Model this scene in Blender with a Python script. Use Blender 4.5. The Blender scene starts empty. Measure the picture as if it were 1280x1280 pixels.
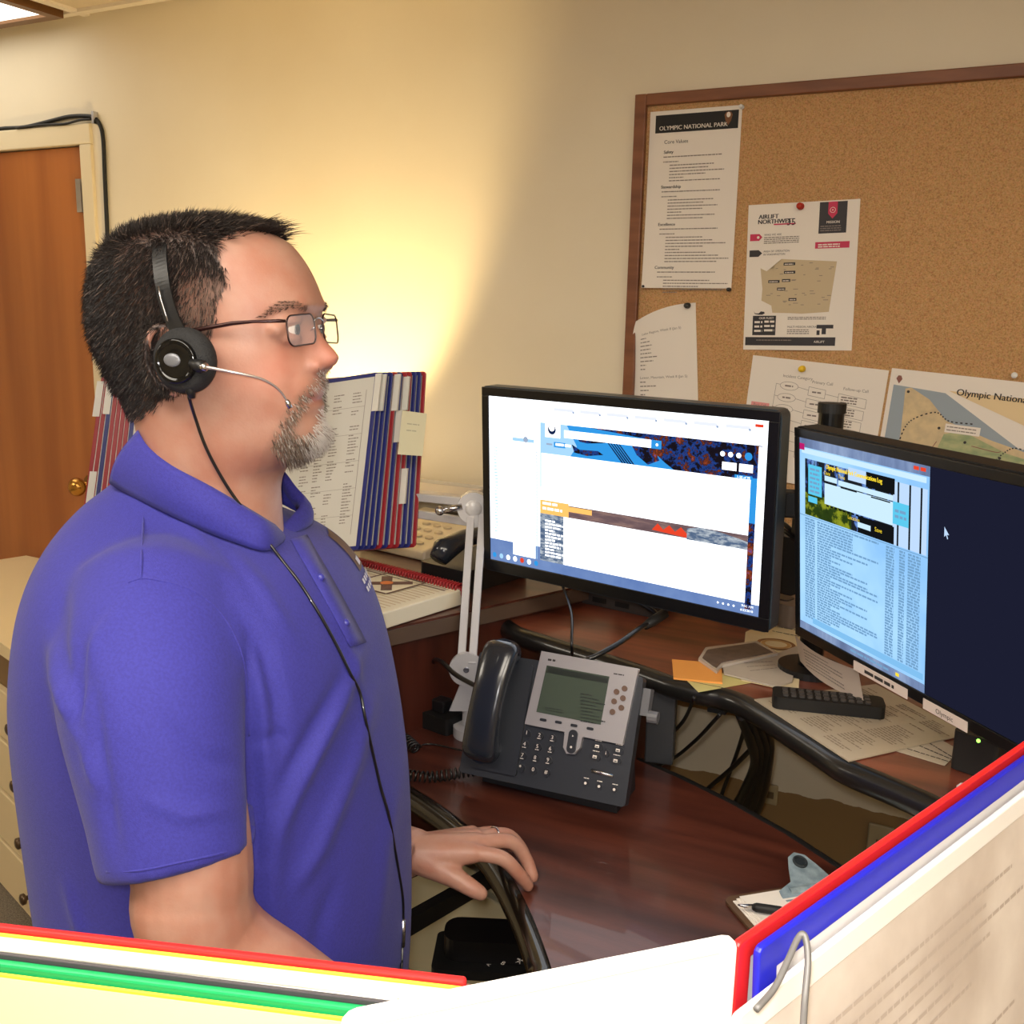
import bpy, bmesh, math, random
import numpy as np
from mathutils import Vector, Matrix
from mathutils.bvhtree import BVHTree
random.seed(7); rng = np.random.default_rng(7)
C = bpy.context.scene.collection
R_ = math.radians
V3 = lambda *a: np.array(a, float)

# ------------------------------------------------------------------ camera
F_PX = 1250.0; CAM = V3(0, 0, 1.62)
def _cam(yaw, pitch, roll):
    y, p, r = map(R_, (yaw, pitch, roll))
    f = V3(-math.sin(y)*math.cos(p), math.cos(y)*math.cos(p), -math.sin(p))
    r0 = V3(math.cos(y), math.sin(y), 0); u0 = np.cross(r0, f)
    return r0*math.cos(r)+u0*math.sin(r), -r0*math.sin(r)+u0*math.cos(r), f
RT, UP, FW = _cam(27.5, 11.5, 1.25)
def ray(x, y): return FW+RT*(x-640)/F_PX-UP*(y-640)/F_PX
def at(x, y, t): return CAM+ray(x, y)*t
def zp(x, y, z): d = ray(x, y); return CAM+d*(z-CAM[2])/d[2]
def wp(x, y, Y): d = ray(x, y); return CAM+d*Y/d[1]
def plane(x, y, P, N): d = ray(x, y); return CAM+d*(np.dot(P-CAM, N)/np.dot(d, N))
cd = bpy.data.cameras.new('camera'); cam = bpy.data.objects.new('camera', cd); C.objects.link(cam)
cd.sensor_width = 36; cd.lens = 36*F_PX/1280; cd.clip_start = .01
cam.matrix_world = Matrix(((RT[0], UP[0], -FW[0], CAM[0]), (RT[1], UP[1], -FW[1], CAM[1]), (RT[2], UP[2], -FW[2], CAM[2]), (0, 0, 0, 1)))
bpy.context.scene.camera = cam
WALL = 2.03; CEIL = 2.374

# ------------------------------------------------------------------ materials
def lin(c):
    return tuple((v/255/12.92 if v/255 <= .04045 else ((v/255+.055)/1.055)**2.4) for v in c)
_m = {}
def mat(name, col=(200, 200, 200), rough=.5, metal=0, noise=None, bump=None, emit=None, spec=.5, coat=0, alpha=1, trans=0, sheen=0, sss=0, attr=None):
    """noise=(scale, colour2, (stretch xyz)), bump=(scale, strength)"""
    if name in _m: return _m[name]
    m = bpy.data.materials.new(name); m.use_nodes = True; nt = m.node_tree; b = nt.nodes['Principled BSDF']
    c = lin(col)+(1,)
    b.inputs['Base Color'].default_value = c; b.inputs['Roughness'].default_value = rough; b.inputs['Metallic'].default_value = metal
    b.inputs['Specular IOR Level'].default_value = spec; b.inputs['Coat Weight'].default_value = coat
    b.inputs['Alpha'].default_value = alpha; b.inputs['Transmission Weight'].default_value = trans
    b.inputs['Sheen Weight'].default_value = sheen
    if sss:
        b.inputs['Subsurface Weight'].default_value = sss; b.inputs['Subsurface Scale'].default_value = .012
        b.inputs['Subsurface Radius'].default_value = (1, .35, .2)
    if emit:
        b.inputs['Emission Color'].default_value = lin(emit[0])+(1,); b.inputs['Emission Strength'].default_value = emit[1]
    tc = nt.nodes.new('ShaderNodeTexCoord')
    if attr:
        a = nt.nodes.new('ShaderNodeAttribute'); a.attribute_name = attr; nt.links.new(a.outputs['Color'], b.inputs['Base Color'])
    if noise:
        sc, c2, st = noise
        mp = nt.nodes.new('ShaderNodeMapping'); mp.inputs['Scale'].default_value = st; nt.links.new(tc.outputs['Object'], mp.inputs['Vector'])
        n = nt.nodes.new('ShaderNodeTexNoise'); n.inputs['Scale'].default_value = sc; n.inputs['Detail'].default_value = 6; nt.links.new(mp.outputs[0], n.inputs['Vector'])
        r = nt.nodes.new('ShaderNodeValToRGB'); r.color_ramp.elements[0].position = .35; r.color_ramp.elements[1].position = .65
        r.color_ramp.elements[0].color = c; r.color_ramp.elements[1].color = lin(c2)+(1,)
        nt.links.new(n.outputs['Fac'], r.inputs[0])
        if attr:
            mx = nt.nodes.new('ShaderNodeMix'); mx.data_type = 'RGBA'; mx.blend_type = 'MULTIPLY'; mx.inputs[0].default_value = 1
            nt.links.new(a.outputs['Color'], mx.inputs[6]); nt.links.new(r.outputs[0], mx.inputs[7]); nt.links.new(mx.outputs[2], b.inputs['Base Color'])
        else: nt.links.new(r.outputs[0], b.inputs['Base Color'])
    if bump:
        n2 = nt.nodes.new('ShaderNodeTexNoise'); n2.inputs['Scale'].default_value = bump[0]; n2.inputs['Detail'].default_value = 4; nt.links.new(tc.outputs['Object'], n2.inputs['Vector'])
        bp = nt.nodes.new('ShaderNodeBump'); bp.inputs['Strength'].default_value = bump[1]; bp.inputs['Distance'].default_value = .002
        nt.links.new(n2.outputs['Fac'], bp.inputs['Height']); nt.links.new(bp.outputs[0], b.inputs['Normal'])
    _m[name] = m; return m
def emis(name, col, s=1.0):
    if name in _m: return _m[name]
    m = bpy.data.materials.new(name); m.use_nodes = True; nt = m.node_tree; nt.nodes.clear()
    e = nt.nodes.new('ShaderNodeEmission'); e.inputs[0].default_value = lin(col)+(1,); e.inputs[1].default_value = s
    o = nt.nodes.new('ShaderNodeOutputMaterial'); nt.links.new(e.outputs[0], o.inputs[0]); _m[name] = m; return m
def emis_noise(name, cols, scale, st=(1, 1, 1), s=1.0):
    m = bpy.data.materials.new(name); m.use_nodes = True; nt = m.node_tree; nt.nodes.clear()
    tc = nt.nodes.new('ShaderNodeTexCoord'); mp = nt.nodes.new('ShaderNodeMapping'); mp.inputs['Scale'].default_value = st
    n = nt.nodes.new('ShaderNodeTexNoise'); n.inputs['Scale'].default_value = scale; n.inputs['Detail'].default_value = 5; n.inputs['Roughness'].default_value = .65
    r = nt.nodes.new('ShaderNodeValToRGB'); el = r.color_ramp.elements
    while len(el) < len(cols): el.new(.5)
    for i, (p, c) in enumerate(cols): el[i].position = p; el[i].color = lin(c)+(1,)
    e = nt.nodes.new('ShaderNodeEmission'); e.inputs[1].default_value = s
    o = nt.nodes.new('ShaderNodeOutputMaterial')
    L = nt.links.new; L(tc.outputs['Object'], mp.inputs[0]); L(mp.outputs[0], n.inputs['Vector']); L(n.outputs['Fac'], r.inputs[0]); L(r.outputs[0], e.inputs[0]); L(e.outputs[0], o.inputs[0])
    _m[name] = m; return m

# ------------------------------------------------------------------ mesh builder
_txt = {}
def text_mesh(s):
    if s not in _txt:
        cu = bpy.data.curves.new('t', 'FONT'); cu.body = s; cu.size = 1; cu.resolution_u = 3
        o = bpy.data.objects.new('t', cu); C.objects.link(o); bpy.context.view_layer.update()
        me = o.evaluated_get(bpy.context.evaluated_depsgraph_get()).to_mesh()
        vs = np.array([v.co[:] for v in me.vertices]).reshape(-1, 3); fs = [tuple(p.vertices) for p in me.polygons]
        o.evaluated_get(bpy.context.evaluated_depsgraph_get()).to_mesh_clear()
        bpy.data.objects.remove(o); bpy.data.curves.remove(cu); _txt[s] = (vs, fs)
    return _txt[s]
class Fr:
    """local frame: origin, axes X, Y, Z(normal)"""
    def __init__(s, o, X, Y):
        s.o = np.array(o, float); s.X = np.array(X, float)/np.linalg.norm(X); Y = np.array(Y, float); Y = Y-s.X*np.dot(Y, s.X); s.Y = Y/np.linalg.norm(Y); s.Z = np.cross(s.X, s.Y)
    def __call__(s, p):
        p = np.atleast_2d(np.array(p, float)); return s.o+p[:, :1]*s.X+p[:, 1:2]*s.Y+p[:, 2:3]*s.Z
    def pt(s, x, y, z=0): return s.o+x*s.X+y*s.Y+z*s.Z
    def sub(s, x, y, z=0, rot=0):
        c, n = math.cos(R_(rot)), math.sin(R_(rot)); return Fr(s.pt(x, y, z), s.X*c+s.Y*n, -s.X*n+s.Y*c)
WORLD = Fr((0, 0, 0), (1, 0, 0), (0, 1, 0))
def rectfit(c, yaw, tilt, roll=0):
    y, t, r = map(R_, (yaw, tilt, roll)); X = V3(math.cos(y), math.sin(y), 0); U = V3(0, 0, 1.); N = np.cross(X, U)
    U2 = U*math.cos(t)-N*math.sin(t); return Fr(c, X*math.cos(r)+U2*math.sin(r), -X*math.sin(r)+U2*math.cos(r))
class MB:
    def __init__(s, fr=WORLD): s.v = []; s.f = []; s.m = []; s.fr = fr; s.n = 0; s.warp = None
    def add(s, vs, fs, mi=0, fr=None):
        vs = np.array(vs, float).reshape(-1, 3)
        if not s.warp: vs = (fr or s.fr)(vs)
        s.v.append(vs)
        s.f += [tuple(i+s.n for i in f) for f in fs]; s.m += [mi]*len(fs); s.n += len(vs); return s
    def box(s, x0, y0, z0, x1, y1, z1, mi=0, fr=None):
        vs = [(x0, y0, z0), (x1, y0, z0), (x1, y1, z0), (x0, y1, z0), (x0, y0, z1), (x1, y0, z1), (x1, y1, z1), (x0, y1, z1)]
        return s.add(vs, [(3, 2, 1, 0), (4, 5, 6, 7), (0, 1, 5, 4), (1, 2, 6, 5), (2, 3, 7, 6), (3, 0, 4, 7)], mi, fr)
    def quad(s, x0, y0, x1, y1, z=0, mi=0, fr=None): return s.add([(x0, y0, z), (x1, y0, z), (x1, y1, z), (x0, y1, z)], [(0, 1, 2, 3)], mi, fr)
    def poly(s, pts, z=0, mi=0, fr=None): return s.add([(p[0], p[1], z) for p in pts], [tuple(range(len(pts)))], mi, fr)
    def prism(s, pts, z0, z1, mi=0, fr=None, mside=None):
        n = len(pts); vs = [(p[0], p[1], z0) for p in pts]+[(p[0], p[1], z1) for p in pts]
        s.add(vs, [tuple(range(n-1, -1, -1)), tuple(range(n, 2*n))], mi, fr)
        return s.add(vs, [(i, (i+1) % n, n+(i+1) % n, n+i) for i in range(n)], mi if mside is None else mside, fr)
    def grid(s, P, mi=0, closed=False, caps=False, fr=None):
        P = np.array(P, float); a, b = P.shape[:2]; fs = []
        for i in range(a-1):
            for j in range(b if closed else b-1):
                k = (j+1) % b; fs.append((i*b+j, i*b+k, (i+1)*b+k, (i+1)*b+j))
        if caps: fs += [tuple(range(b-1, -1, -1)), tuple((a-1)*b+j for j in range(b))]
        return s.add(P.reshape(-1, 3), fs, mi, fr)
    def tube(s, pts, r, n=10, mi=0, fr=None, sq=None, up=None):
        pts = np.array(pts, float); m = len(pts); r = np.broadcast_to(np.array(r, float), (m,)) if np.ndim(r) < 2 else r
        T = np.gradient(pts, axis=0) if m > 1 else None; T /= np.linalg.norm(T, axis=1)[:, None]+1e-12
        u = np.array(up if up is not None else ((0, 0, 1) if abs(T[0][2]) < .9 else (1, 0, 0)), float); rows = []
        for i in range(m):
            u = u-T[i]*np.dot(u, T[i]); u /= np.linalg.norm(u); w = np.cross(T[i], u)
            a = np.arange(n)*2*math.pi/n
            k = 1 if sq is None else sq
            rows.append(pts[i]+r[i]*(np.cos(a)[:, None]*u*k+np.sin(a)[:, None]*w))
        return s.grid(rows, mi, True, True, fr)
    def blob(s, c, rad, n=16, mi=0, fr=None, axes=None, e=1):
        rows = []
        for i in range(n//2+1):
            ph = math.pi*i/(n//2); ring = []
            for j in range(n):
                a = 2*math.pi*j/n; d = V3(math.sin(ph)*math.cos(a), math.sin(ph)*math.sin(a), math.cos(ph))
                if e != 1: d = np.sign(d)*np.abs(d)**e
                if i in (0, n//2): d = V3(0, 0, 1 if i == 0 else -1)+d*1e-3
                p = d*np.array(rad)
                if axes is not None: p = p[0]*axes[0]+p[1]*axes[1]+p[2]*axes[2]
                ring.append(np.array(c)+p)
            rows.append(ring)
        return s.grid(rows, mi, True, False, fr)
    def disc(s, x, y, r, z=0, mi=0, n=20, fr=None, ry=None):
        ry = ry or r; return s.poly([(x+r*math.cos(2*math.pi*i/n), y+ry*math.sin(2*math.pi*i/n)) for i in range(n)], z, mi, fr)
    def cyl(s, x, y, r, z0, z1, mi=0, n=24, fr=None): return s.prism([(x+r*math.cos(2*math.pi*i/n), y+r*math.sin(2*math.pi*i/n)) for i in range(n)], z0, z1, mi, fr)
    def rrect(s, x0, y0, x1, y1, r, z0, z1, mi=0, n=5, fr=None): return s.prism(rr(x0, y0, x1, y1, r, n), z0, z1, mi, fr)
    def text(s, t, x, y, size, z=0, mi=0, fr=None, sx=1, bold=0):
        vs, fs = text_mesh(t)
        if len(vs) == 0: return s
        for k in range(1+bold): s.add(vs*V3(size*sx, size, 0)+V3(x+k*size*.04, y, z), fs, mi, fr)
        return s
    def words(s, x0, y, w, h, z=0, mi=0, fr=None, seed=0):
        """a line of small unreadable print"""
        rn = random.Random(seed); x = x0
        while x < x0+w:
            l = min(h*rn.uniform(1.2, 4.5), x0+w-x)
            s.quad(x, y, x+l, y+h, z, mi, fr); x += l+h*.55
        return s
    def build(s, name, mats, parent=None, bevel=0, smooth=False, sub=0, origin=None, seg=2):
        me = bpy.data.meshes.new(name); v = np.concatenate(s.v)
        if s.warp:      # cut long print and sheet faces finely, then bend them together
            bm = bmesh.new(); bv = [bm.verts.new(p) for p in v.tolist()]
            for f_, m_ in zip(s.f, s.m):
                try: bm.faces.new([bv[i] for i in f_]).material_index = m_
                except ValueError: pass
            bmesh.ops.triangulate(bm, faces=[f_ for f_ in bm.faces if len(f_.verts) > 4])
            for _ in range(5):
                le = [e_ for e_ in bm.edges if e_.calc_length() > .014]
                if not le: break
                bmesh.ops.subdivide_edges(bm, edges=le, cuts=1); bmesh.ops.triangulate(bm, faces=[f_ for f_ in bm.faces if len(f_.verts) > 4])
            bm.verts.index_update(); s.f = [tuple(q.index for q in f_.verts) for f_ in bm.faces]; s.m = [f_.material_index for f_ in bm.faces]
            v = s.fr(s.warp(np.array([q.co[:] for q in bm.verts]))); bm.free()
        if parent is not None: off = np.zeros(3)
        else:
            off = np.array(origin) if origin is not None else V3((v[:, 0].min()+v[:, 0].max())/2, (v[:, 1].min()+v[:, 1].max())/2, v[:, 2].min())
        me.from_pydata((v-off).tolist(), [], s.f); me.validate()
        for m in (mats if isinstance(mats, (list, tuple)) else [mats]): me.materials.append(m)
        if len(me.polygons) == len(s.m): me.polygons.foreach_set('material_index', s.m)
        o = bpy.data.objects.new(name, me); C.objects.link(o); o.location = off
        if bevel:
            b = o.modifiers.new('b', 'BEVEL'); b.width = bevel; b.segments = seg; b.limit_method = 'ANGLE'; b.angle_limit = R_(40); b.harden_normals = False
        if sub:
            q = o.modifiers.new('s', 'SUBSURF'); q.levels = sub; q.render_levels = sub
        if smooth or sub:
            me.polygons.foreach_set('use_smooth', [True]*len(me.polygons))
        if parent is not None:
            o.parent = parent; o.matrix_parent_inverse = parent_inv(parent)
        return o
def parent_inv(p):
    # children of a part keep world coordinates: only the root empty carries an offset
    return Matrix.Translation(-p.location) if p.parent is None else Matrix.Identity(4)
def root_loc(p):
    while p.parent is not None: p = p.parent
    return p.location
def rr(x0, y0, x1, y1, r, n=5):
    out = []
    for cx, cy, a0 in ((x1-r, y0+r, -90), (x1-r, y1-r, 0), (x0+r, y1-r, 90), (x0+r, y0+r, 180)):
        for i in range(n+1): a = R_(a0+90*i/n); out.append((cx+r*math.cos(a), cy+r*math.sin(a)))
    return out
def thing(name, label, cat, loc=(0, 0, 0), group=None):
    o = bpy.data.objects.new(name, None); C.objects.link(o); o.location = Vector([float(a) for a in loc]); o.empty_display_size = .05
    return tag(o, label, cat, group)
def tag(o, label, cat, group=None, kind=None):
    o['label'] = label; o['category'] = cat
    if group: o['group'] = group
    if kind: o['kind'] = kind
    return o
def struct(o, label=None):
    o['kind'] = 'structure'
    if label: o['label'] = label
    return o
def spline(pts, n=8):
    P = np.array(pts, float); out = []
    Q = np.vstack([2*P[0]-P[1], P, 2*P[-1]-P[-2]])
    for i in range(1, len(Q)-2):
        for k in range(n):
            t = k/n; a, b, c, d = Q[i-1:i+3]
            out.append(.5*((2*b)+(-a+c)*t+(2*a-5*b+4*c-d)*t*t+(-a+3*b-3*c+d)*t**3))
    out.append(P[-1]); return np.array(out)
# ------------------------------------------------------------------ palette
WHITE = mat('paper_white', (232, 224, 214), .7)
INK = mat('ink', (50, 46, 46), .7); INKG = mat('ink_grey', (128, 118, 112), .7)
BLACK = mat('black_plastic', (22, 22, 24), .38); BLACKM = mat('black_matte', (16, 15, 15), .6)
STEEL = mat('steel', (200, 200, 205), .25, 1); BRASS = mat('brass', (190, 140, 70), .25, 1)
mah = mat('mahogany_laminate', (58, 28, 22), .3, noise=(3.0, (92, 47, 35), (1.2, 9, 6)), bump=(300, .05), coat=.3)
mahd = mat('dark_mahogany_panel', (58, 24, 17), .38, noise=(3.0, (84, 38, 26), (6, 6, 1)))
cream = mat('cream_laminate', (226, 205, 160), .45)
# ------------------------------------------------------------------ the room
def wall_mat():
    m = bpy.data.materials.new('painted_wall'); m.use_nodes = True; nt = m.node_tree; b = nt.nodes['Principled BSDF']; b.inputs['Roughness'].default_value = .55
    N, L = nt.nodes.new, nt.links.new
    tc = N('ShaderNodeTexCoord'); sp = N('ShaderNodeSeparateXYZ'); L(tc.outputs['Object'], sp.inputs[0])
    n = N('ShaderNodeTexNoise'); n.inputs['Scale'].default_value = 9; n.inputs['Detail'].default_value = 7; L(tc.outputs['Object'], n.inputs['Vector'])
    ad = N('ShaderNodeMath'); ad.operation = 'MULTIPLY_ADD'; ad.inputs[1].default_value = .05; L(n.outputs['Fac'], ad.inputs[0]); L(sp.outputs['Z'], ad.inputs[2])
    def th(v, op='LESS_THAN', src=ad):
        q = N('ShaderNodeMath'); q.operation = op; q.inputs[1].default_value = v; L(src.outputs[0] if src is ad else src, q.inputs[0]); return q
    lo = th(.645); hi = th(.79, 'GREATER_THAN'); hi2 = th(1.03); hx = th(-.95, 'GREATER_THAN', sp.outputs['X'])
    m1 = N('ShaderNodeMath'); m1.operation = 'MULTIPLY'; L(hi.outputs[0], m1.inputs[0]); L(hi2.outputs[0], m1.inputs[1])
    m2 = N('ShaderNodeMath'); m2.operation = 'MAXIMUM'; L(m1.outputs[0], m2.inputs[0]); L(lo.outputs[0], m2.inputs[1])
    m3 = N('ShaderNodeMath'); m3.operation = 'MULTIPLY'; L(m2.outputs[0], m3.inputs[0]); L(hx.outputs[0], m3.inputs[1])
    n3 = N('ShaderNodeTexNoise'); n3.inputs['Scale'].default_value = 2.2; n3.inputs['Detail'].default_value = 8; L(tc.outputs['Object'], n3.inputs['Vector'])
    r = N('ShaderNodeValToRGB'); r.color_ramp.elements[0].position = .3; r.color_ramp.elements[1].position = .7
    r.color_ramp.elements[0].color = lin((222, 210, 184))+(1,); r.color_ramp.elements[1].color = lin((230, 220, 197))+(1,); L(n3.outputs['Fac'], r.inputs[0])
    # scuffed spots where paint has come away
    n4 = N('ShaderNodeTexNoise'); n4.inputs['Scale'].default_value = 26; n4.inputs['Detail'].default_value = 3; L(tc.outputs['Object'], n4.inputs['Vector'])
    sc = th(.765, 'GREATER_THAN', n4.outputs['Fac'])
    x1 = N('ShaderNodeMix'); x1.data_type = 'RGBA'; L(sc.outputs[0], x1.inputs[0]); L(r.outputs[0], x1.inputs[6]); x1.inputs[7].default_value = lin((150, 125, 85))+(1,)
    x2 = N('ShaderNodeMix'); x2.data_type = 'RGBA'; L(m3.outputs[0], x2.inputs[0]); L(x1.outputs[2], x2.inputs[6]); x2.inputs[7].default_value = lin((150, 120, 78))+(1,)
    L(x2.outputs[2], b.inputs['Base Color'])
    n5 = N('ShaderNodeTexNoise'); n5.inputs['Scale'].default_value = 140; L(tc.outputs['Object'], n5.inputs['Vector'])
    bp = N('ShaderNodeBump'); bp.inputs['Strength'].default_value = .12; bp.inputs['Distance'].default_value = .002; L(n5.outputs['Fac'], bp.inputs['Height']); L(bp.outputs[0], b.inputs['Normal'])
    return m
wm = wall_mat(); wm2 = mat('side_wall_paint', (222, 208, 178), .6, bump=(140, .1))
X0, X1, Y0, Y1 = -4.3, 1.5, -2.2, WALL
DX0, DX1, DZ = -3.28, -2.43, 2.04
w = MB()
w.box(X0, WALL, 0, DX0-.05, WALL+.12, CEIL); w.box(DX1+.03, WALL, 0, X1, WALL+.12, CEIL); w.box(DX0-.05, WALL, DZ+.02, DX1+.03, WALL+.12, CEIL)
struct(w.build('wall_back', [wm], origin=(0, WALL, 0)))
struct(MB().box(X0-.1, Y0, 0, X0, WALL+.12, CEIL).build('wall_left', [wm2]))
struct(MB().box(X1, Y0, 0, X1+.1, WALL+.12, CEIL).build('wall_right', [wm2]))
struct(MB().box(X0, Y0-.1, 0, X1, Y0, CEIL).build('wall_front', [wm2]))
carpet = mat('grey_brown_carpet', (104, 92, 74), .95, noise=(260, (150, 138, 118), (1, 1, 1)), bump=(320, .9))
struct(MB().box(X0, Y0, -.05, X1, WALL+.12, 0).build('floor', [carpet]))
def ceil_mat():
    m = mat('ceiling_tile', (206, 190, 165), .8, bump=(180, .35)); return m
tbar = mat('ceiling_grid_metal', (226, 216, 200), .5)
struct(MB().box(X0, Y0, CEIL, X1, WALL+.12, CEIL+.06).build('ceiling', [ceil_mat()]))
g = MB()
gx = -2.40+.02
for k in range(-2, 4): x = gx+k*1.22; g.box(x-.012, Y0, CEIL-.008, x+.012, WALL, CEIL)
for k in range(0, 7): y = 2.0-.61*k; g.box(X0, y-.012, CEIL-.009, X1, y+.012, CEIL)
struct(g.build('trim_1', [tbar]))
# door, its casing and knob
oak = mat('varnished_oak_veneer', (146, 80, 32), .32, noise=(1.5, (172, 102, 46), (7, 3, .5)), coat=.3)
oakd = mat('dark_door_edge', (40, 22, 12), .5)
d = thing('door_1', 'varnished oak door at the left end of the wall', 'door', ((DX0+DX1)/2, WALL, 0)); struct(d); del d['category']
MB().box(DX0, WALL+.005, .01, DX1-.012, WALL+.045, DZ-.003).build('door_leaf', [oak], d, bevel=.002)
kb = wp(95, 608, WALL-.045)
k = MB(); kx, kz = kb[0]+.01, kb[2]
k.blob((kx, WALL-.05, kz), (.028, .024, .028), 18); k.tube([(kx, WALL+.004, kz), (kx, WALL-.03, kz)], .011, 14); k.tube([(kx, WALL+.006, kz), (kx, WALL-.002, kz)], .03, 20)
k.build('door_knob', [BRASS], d, smooth=True)
MB().box(DX1-.018, WALL-.006, kz-.045, DX1-.012, WALL+.04, kz+.06).build('strike_plate', [mat('dull_brass', (170, 150, 110), .35, .9)], d)
MB().box(DX1-.03, WALL-.005, 1.86, DX1-.01, WALL+.004, 1.95).build('hinge', [STEEL], d)
j = MB(); fc = mat('door_casing_paint', (220, 206, 174), .5)
j.box(DX0-.05, WALL-.0, 0, DX0, WALL+.1, DZ); j.box(DX1, WALL-.010, 0, DX1+.045, WALL+.1, DZ-.0005); j.box(DX0-.05, WALL-.010, DZ, DX1+.045, WALL+.1, DZ+.055)
struct(j.build('trim_2', [fc], bevel=.003))
struct(MB().box(DX1-.013, WALL+.03, 0, DX1, WALL+.05, DZ).build('trim_3', [oakd]))
struct(MB().box(DX1+.05, WALL-.012, 0, X1, WALL, .09).build('baseboard_back', [mat('baseboard_brown', (82, 60, 42), .6)], bevel=.003))
# black cable over the door
cp = [wp(x, y, WALL-.006) for x, y in ((-60, 168), (0, 161), (30, 159), (60, 152), (85, 146), (105, 145), (117, 147), (125, 156), (129, 175), (131, 220), (134, 290), (136, 340), (142, 480), (148, 620))]
cb = thing('cable', 'black cable pair stapled around the top corner of the oak door', 'cable', cp[6])
c1 = MB(); c1.tube(spline(cp, 6), .0055, 8); c1.build('wire', [BLACKM], cb, smooth=True)
c2 = MB(); c2.tube(spline([wp(x, y, WALL-.012) for x, y in ((20, 160), (55, 156), (80, 155), (100, 150), (114, 149))], 6), .0035, 8); c2.build('wire', [BLACKM], cb, smooth=True)
sp_ = wp(117, 147, WALL-.012); MB().box(sp_[0]-.004, sp_[1]-.004, sp_[2]-.016, sp_[0]+.004, sp_[1]+.012, sp_[2]+.016).build('staple', [STEEL], cb)
# ceiling lights
def ceiling_light(x0, y0, x1, y1, label, s=6.0):
    t = thing('ceiling_light', label, 'light', ((x0+x1)/2, (y0+y1)/2, CEIL-.01), 'fluorescent ceiling panels')
    f = MB()
    for a in ((x0-.03, y0-.03, x1+.03, y0), (x0-.03, y1, x1+.03, y1+.03), (x0-.03, y0, x0, y1), (x1, y0, x1+.03, y1)): f.box(a[0], a[1], CEIL-.022, a[2], a[3], CEIL-.0005)
    f.build('frame', [mat('bronze_light_frame', (120, 84, 50), .4, .6)], t)
    MB().box(x0, y0, CEIL-.014, x1, y1, CEIL-.001).build('diffuser', [emis('fluorescent_diffuser_%d' % int(s*10), (255, 244, 226), s)], t)
ceiling_light(-3.62, 1.37, -2.44, 1.95, 'lit fluorescent ceiling panel in a bronze frame above the oak door', 3.0)
ceiling_light(-3.62, -.46, -2.44, .12, 'lit fluorescent ceiling panel over the left side of the room, out of frame', 12)  # unseen panel added to raise the light on the left side
ceiling_light(-1.18, -.46, .0, .12, 'lit fluorescent ceiling panel above the foreground ledge, out of frame', 14)  # unseen panel put in for the general room light
ceiling_light(.22, -.46, 1.4, .12, 'lit fluorescent ceiling panel over the right end of the room, out of frame', 14)  # extra unseen panel, lifts the light on the upper right wall
# ------------------------------------------------------------------ pin board
def cork_mat():
    m = bpy.data.materials.new('cork'); m.use_nodes = True; nt = m.node_tree; b = nt.nodes['Principled BSDF']; b.inputs['Roughness'].default_value = .85
    N, L = nt.nodes.new, nt.links.new; tc = N('ShaderNodeTexCoord')
    v = N('ShaderNodeTexVoronoi'); v.inputs['Scale'].default_value = 330; L(tc.outputs['Object'], v.inputs['Vector'])
    n = N('ShaderNodeTexNoise'); n.inputs['Scale'].default_value = 420; n.inputs['Detail'].default_value = 3; L(tc.outputs['Object'], n.inputs['Vector'])
    r = N('ShaderNodeValToRGB'); e = r.color_ramp.elements; e[0].position = .3; e[0].color = lin((160, 118, 74))+(1,); e[1].position = .66; e[1].color = lin((204, 160, 112))+(1,)
    q = e.new(.45); q.color = lin((188, 144, 94))+(1,)
    L(n.outputs['Fac'], r.inputs[0]); x = N('ShaderNodeMix'); x.data_type = 'RGBA'; x.blend_type = 'MULTIPLY'; x.inputs[0].default_value = .12
    L(r.outputs[0], x.inputs[6]); L(v.outputs['Color'], x.inputs[7]); L(x.outputs[2], b.inputs['Base Color'])
    bp = N('ShaderNodeBump'); bp.inputs['Strength'].default_value = .4; bp.inputs['Distance'].default_value = .001; L(n.outputs['Fac'], bp.inputs['Height']); L(bp.outputs[0], b.inputs['Normal'])
    return m
b0 = wp(799, 121, WALL)[0]; bz1 = wp(799, 121, WALL)[2]; bx1 = 1.05; bz0 = .99
pb = thing('pinboard', 'large cork pinboard in a brown wooden frame on the wall behind the monitors', 'pinboard', ((b0+bx1)/2, WALL, bz0))
MB().box(b0+.022, WALL-.012, bz0+.02, bx1-.02, WALL-.002, bz1-.02).build('cork_panel', [cork_mat()], pb)
fm = mat('brown_frame_wood', (112, 66, 40), .45, noise=(6, (132, 82, 52), (1, 1, 8)))
f = MB()
for a in ((b0, bz0, b0+.024, bz1), (bx1-.024, bz0, bx1, bz1), (b0+.024, bz1-.022, bx1-.024, bz1), (b0+.024, bz0, bx1-.024, bz0+.022)): f.box(a[0], WALL-.024, a[1], a[2], WALL-.001, a[3])
f.build('frame', [fm], pb, bevel=.002)
CK = WALL-.0125
def sheet_frame(tl, tr, bl, Y=CK):
    a, b, c = (wp(*q, Y) for q in (tl, tr, bl)); fr = Fr(c, b-a, a-c); return fr, np.linalg.norm(b-a), np.linalg.norm(a-c)
def curl(w, h, amp, base=.0006, kind='bottom'):
    def f(v):
        v = v.copy(); u = v[:, 0]/w; t = v[:, 1]/h
        if kind == 'bottom': v[:, 2] += base+amp*np.clip(1-t, 0, 1)**2*(.6+.4*np.cos(u*3.1))
        elif kind == 'left': v[:, 2] += base+amp*np.clip(1-u, 0, 1)**2*np.clip(t*1.2-.1, 0, 1)
        elif kind == 'wave': v[:, 2] += base+amp*(.5-.5*np.cos(u*6.28))*(1-t)
        elif kind == 'corner': v[:, 2] += base+amp*np.clip(1-u-(1-t)*1.0, 0, 1)**1.5
        return v
    return f
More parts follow.
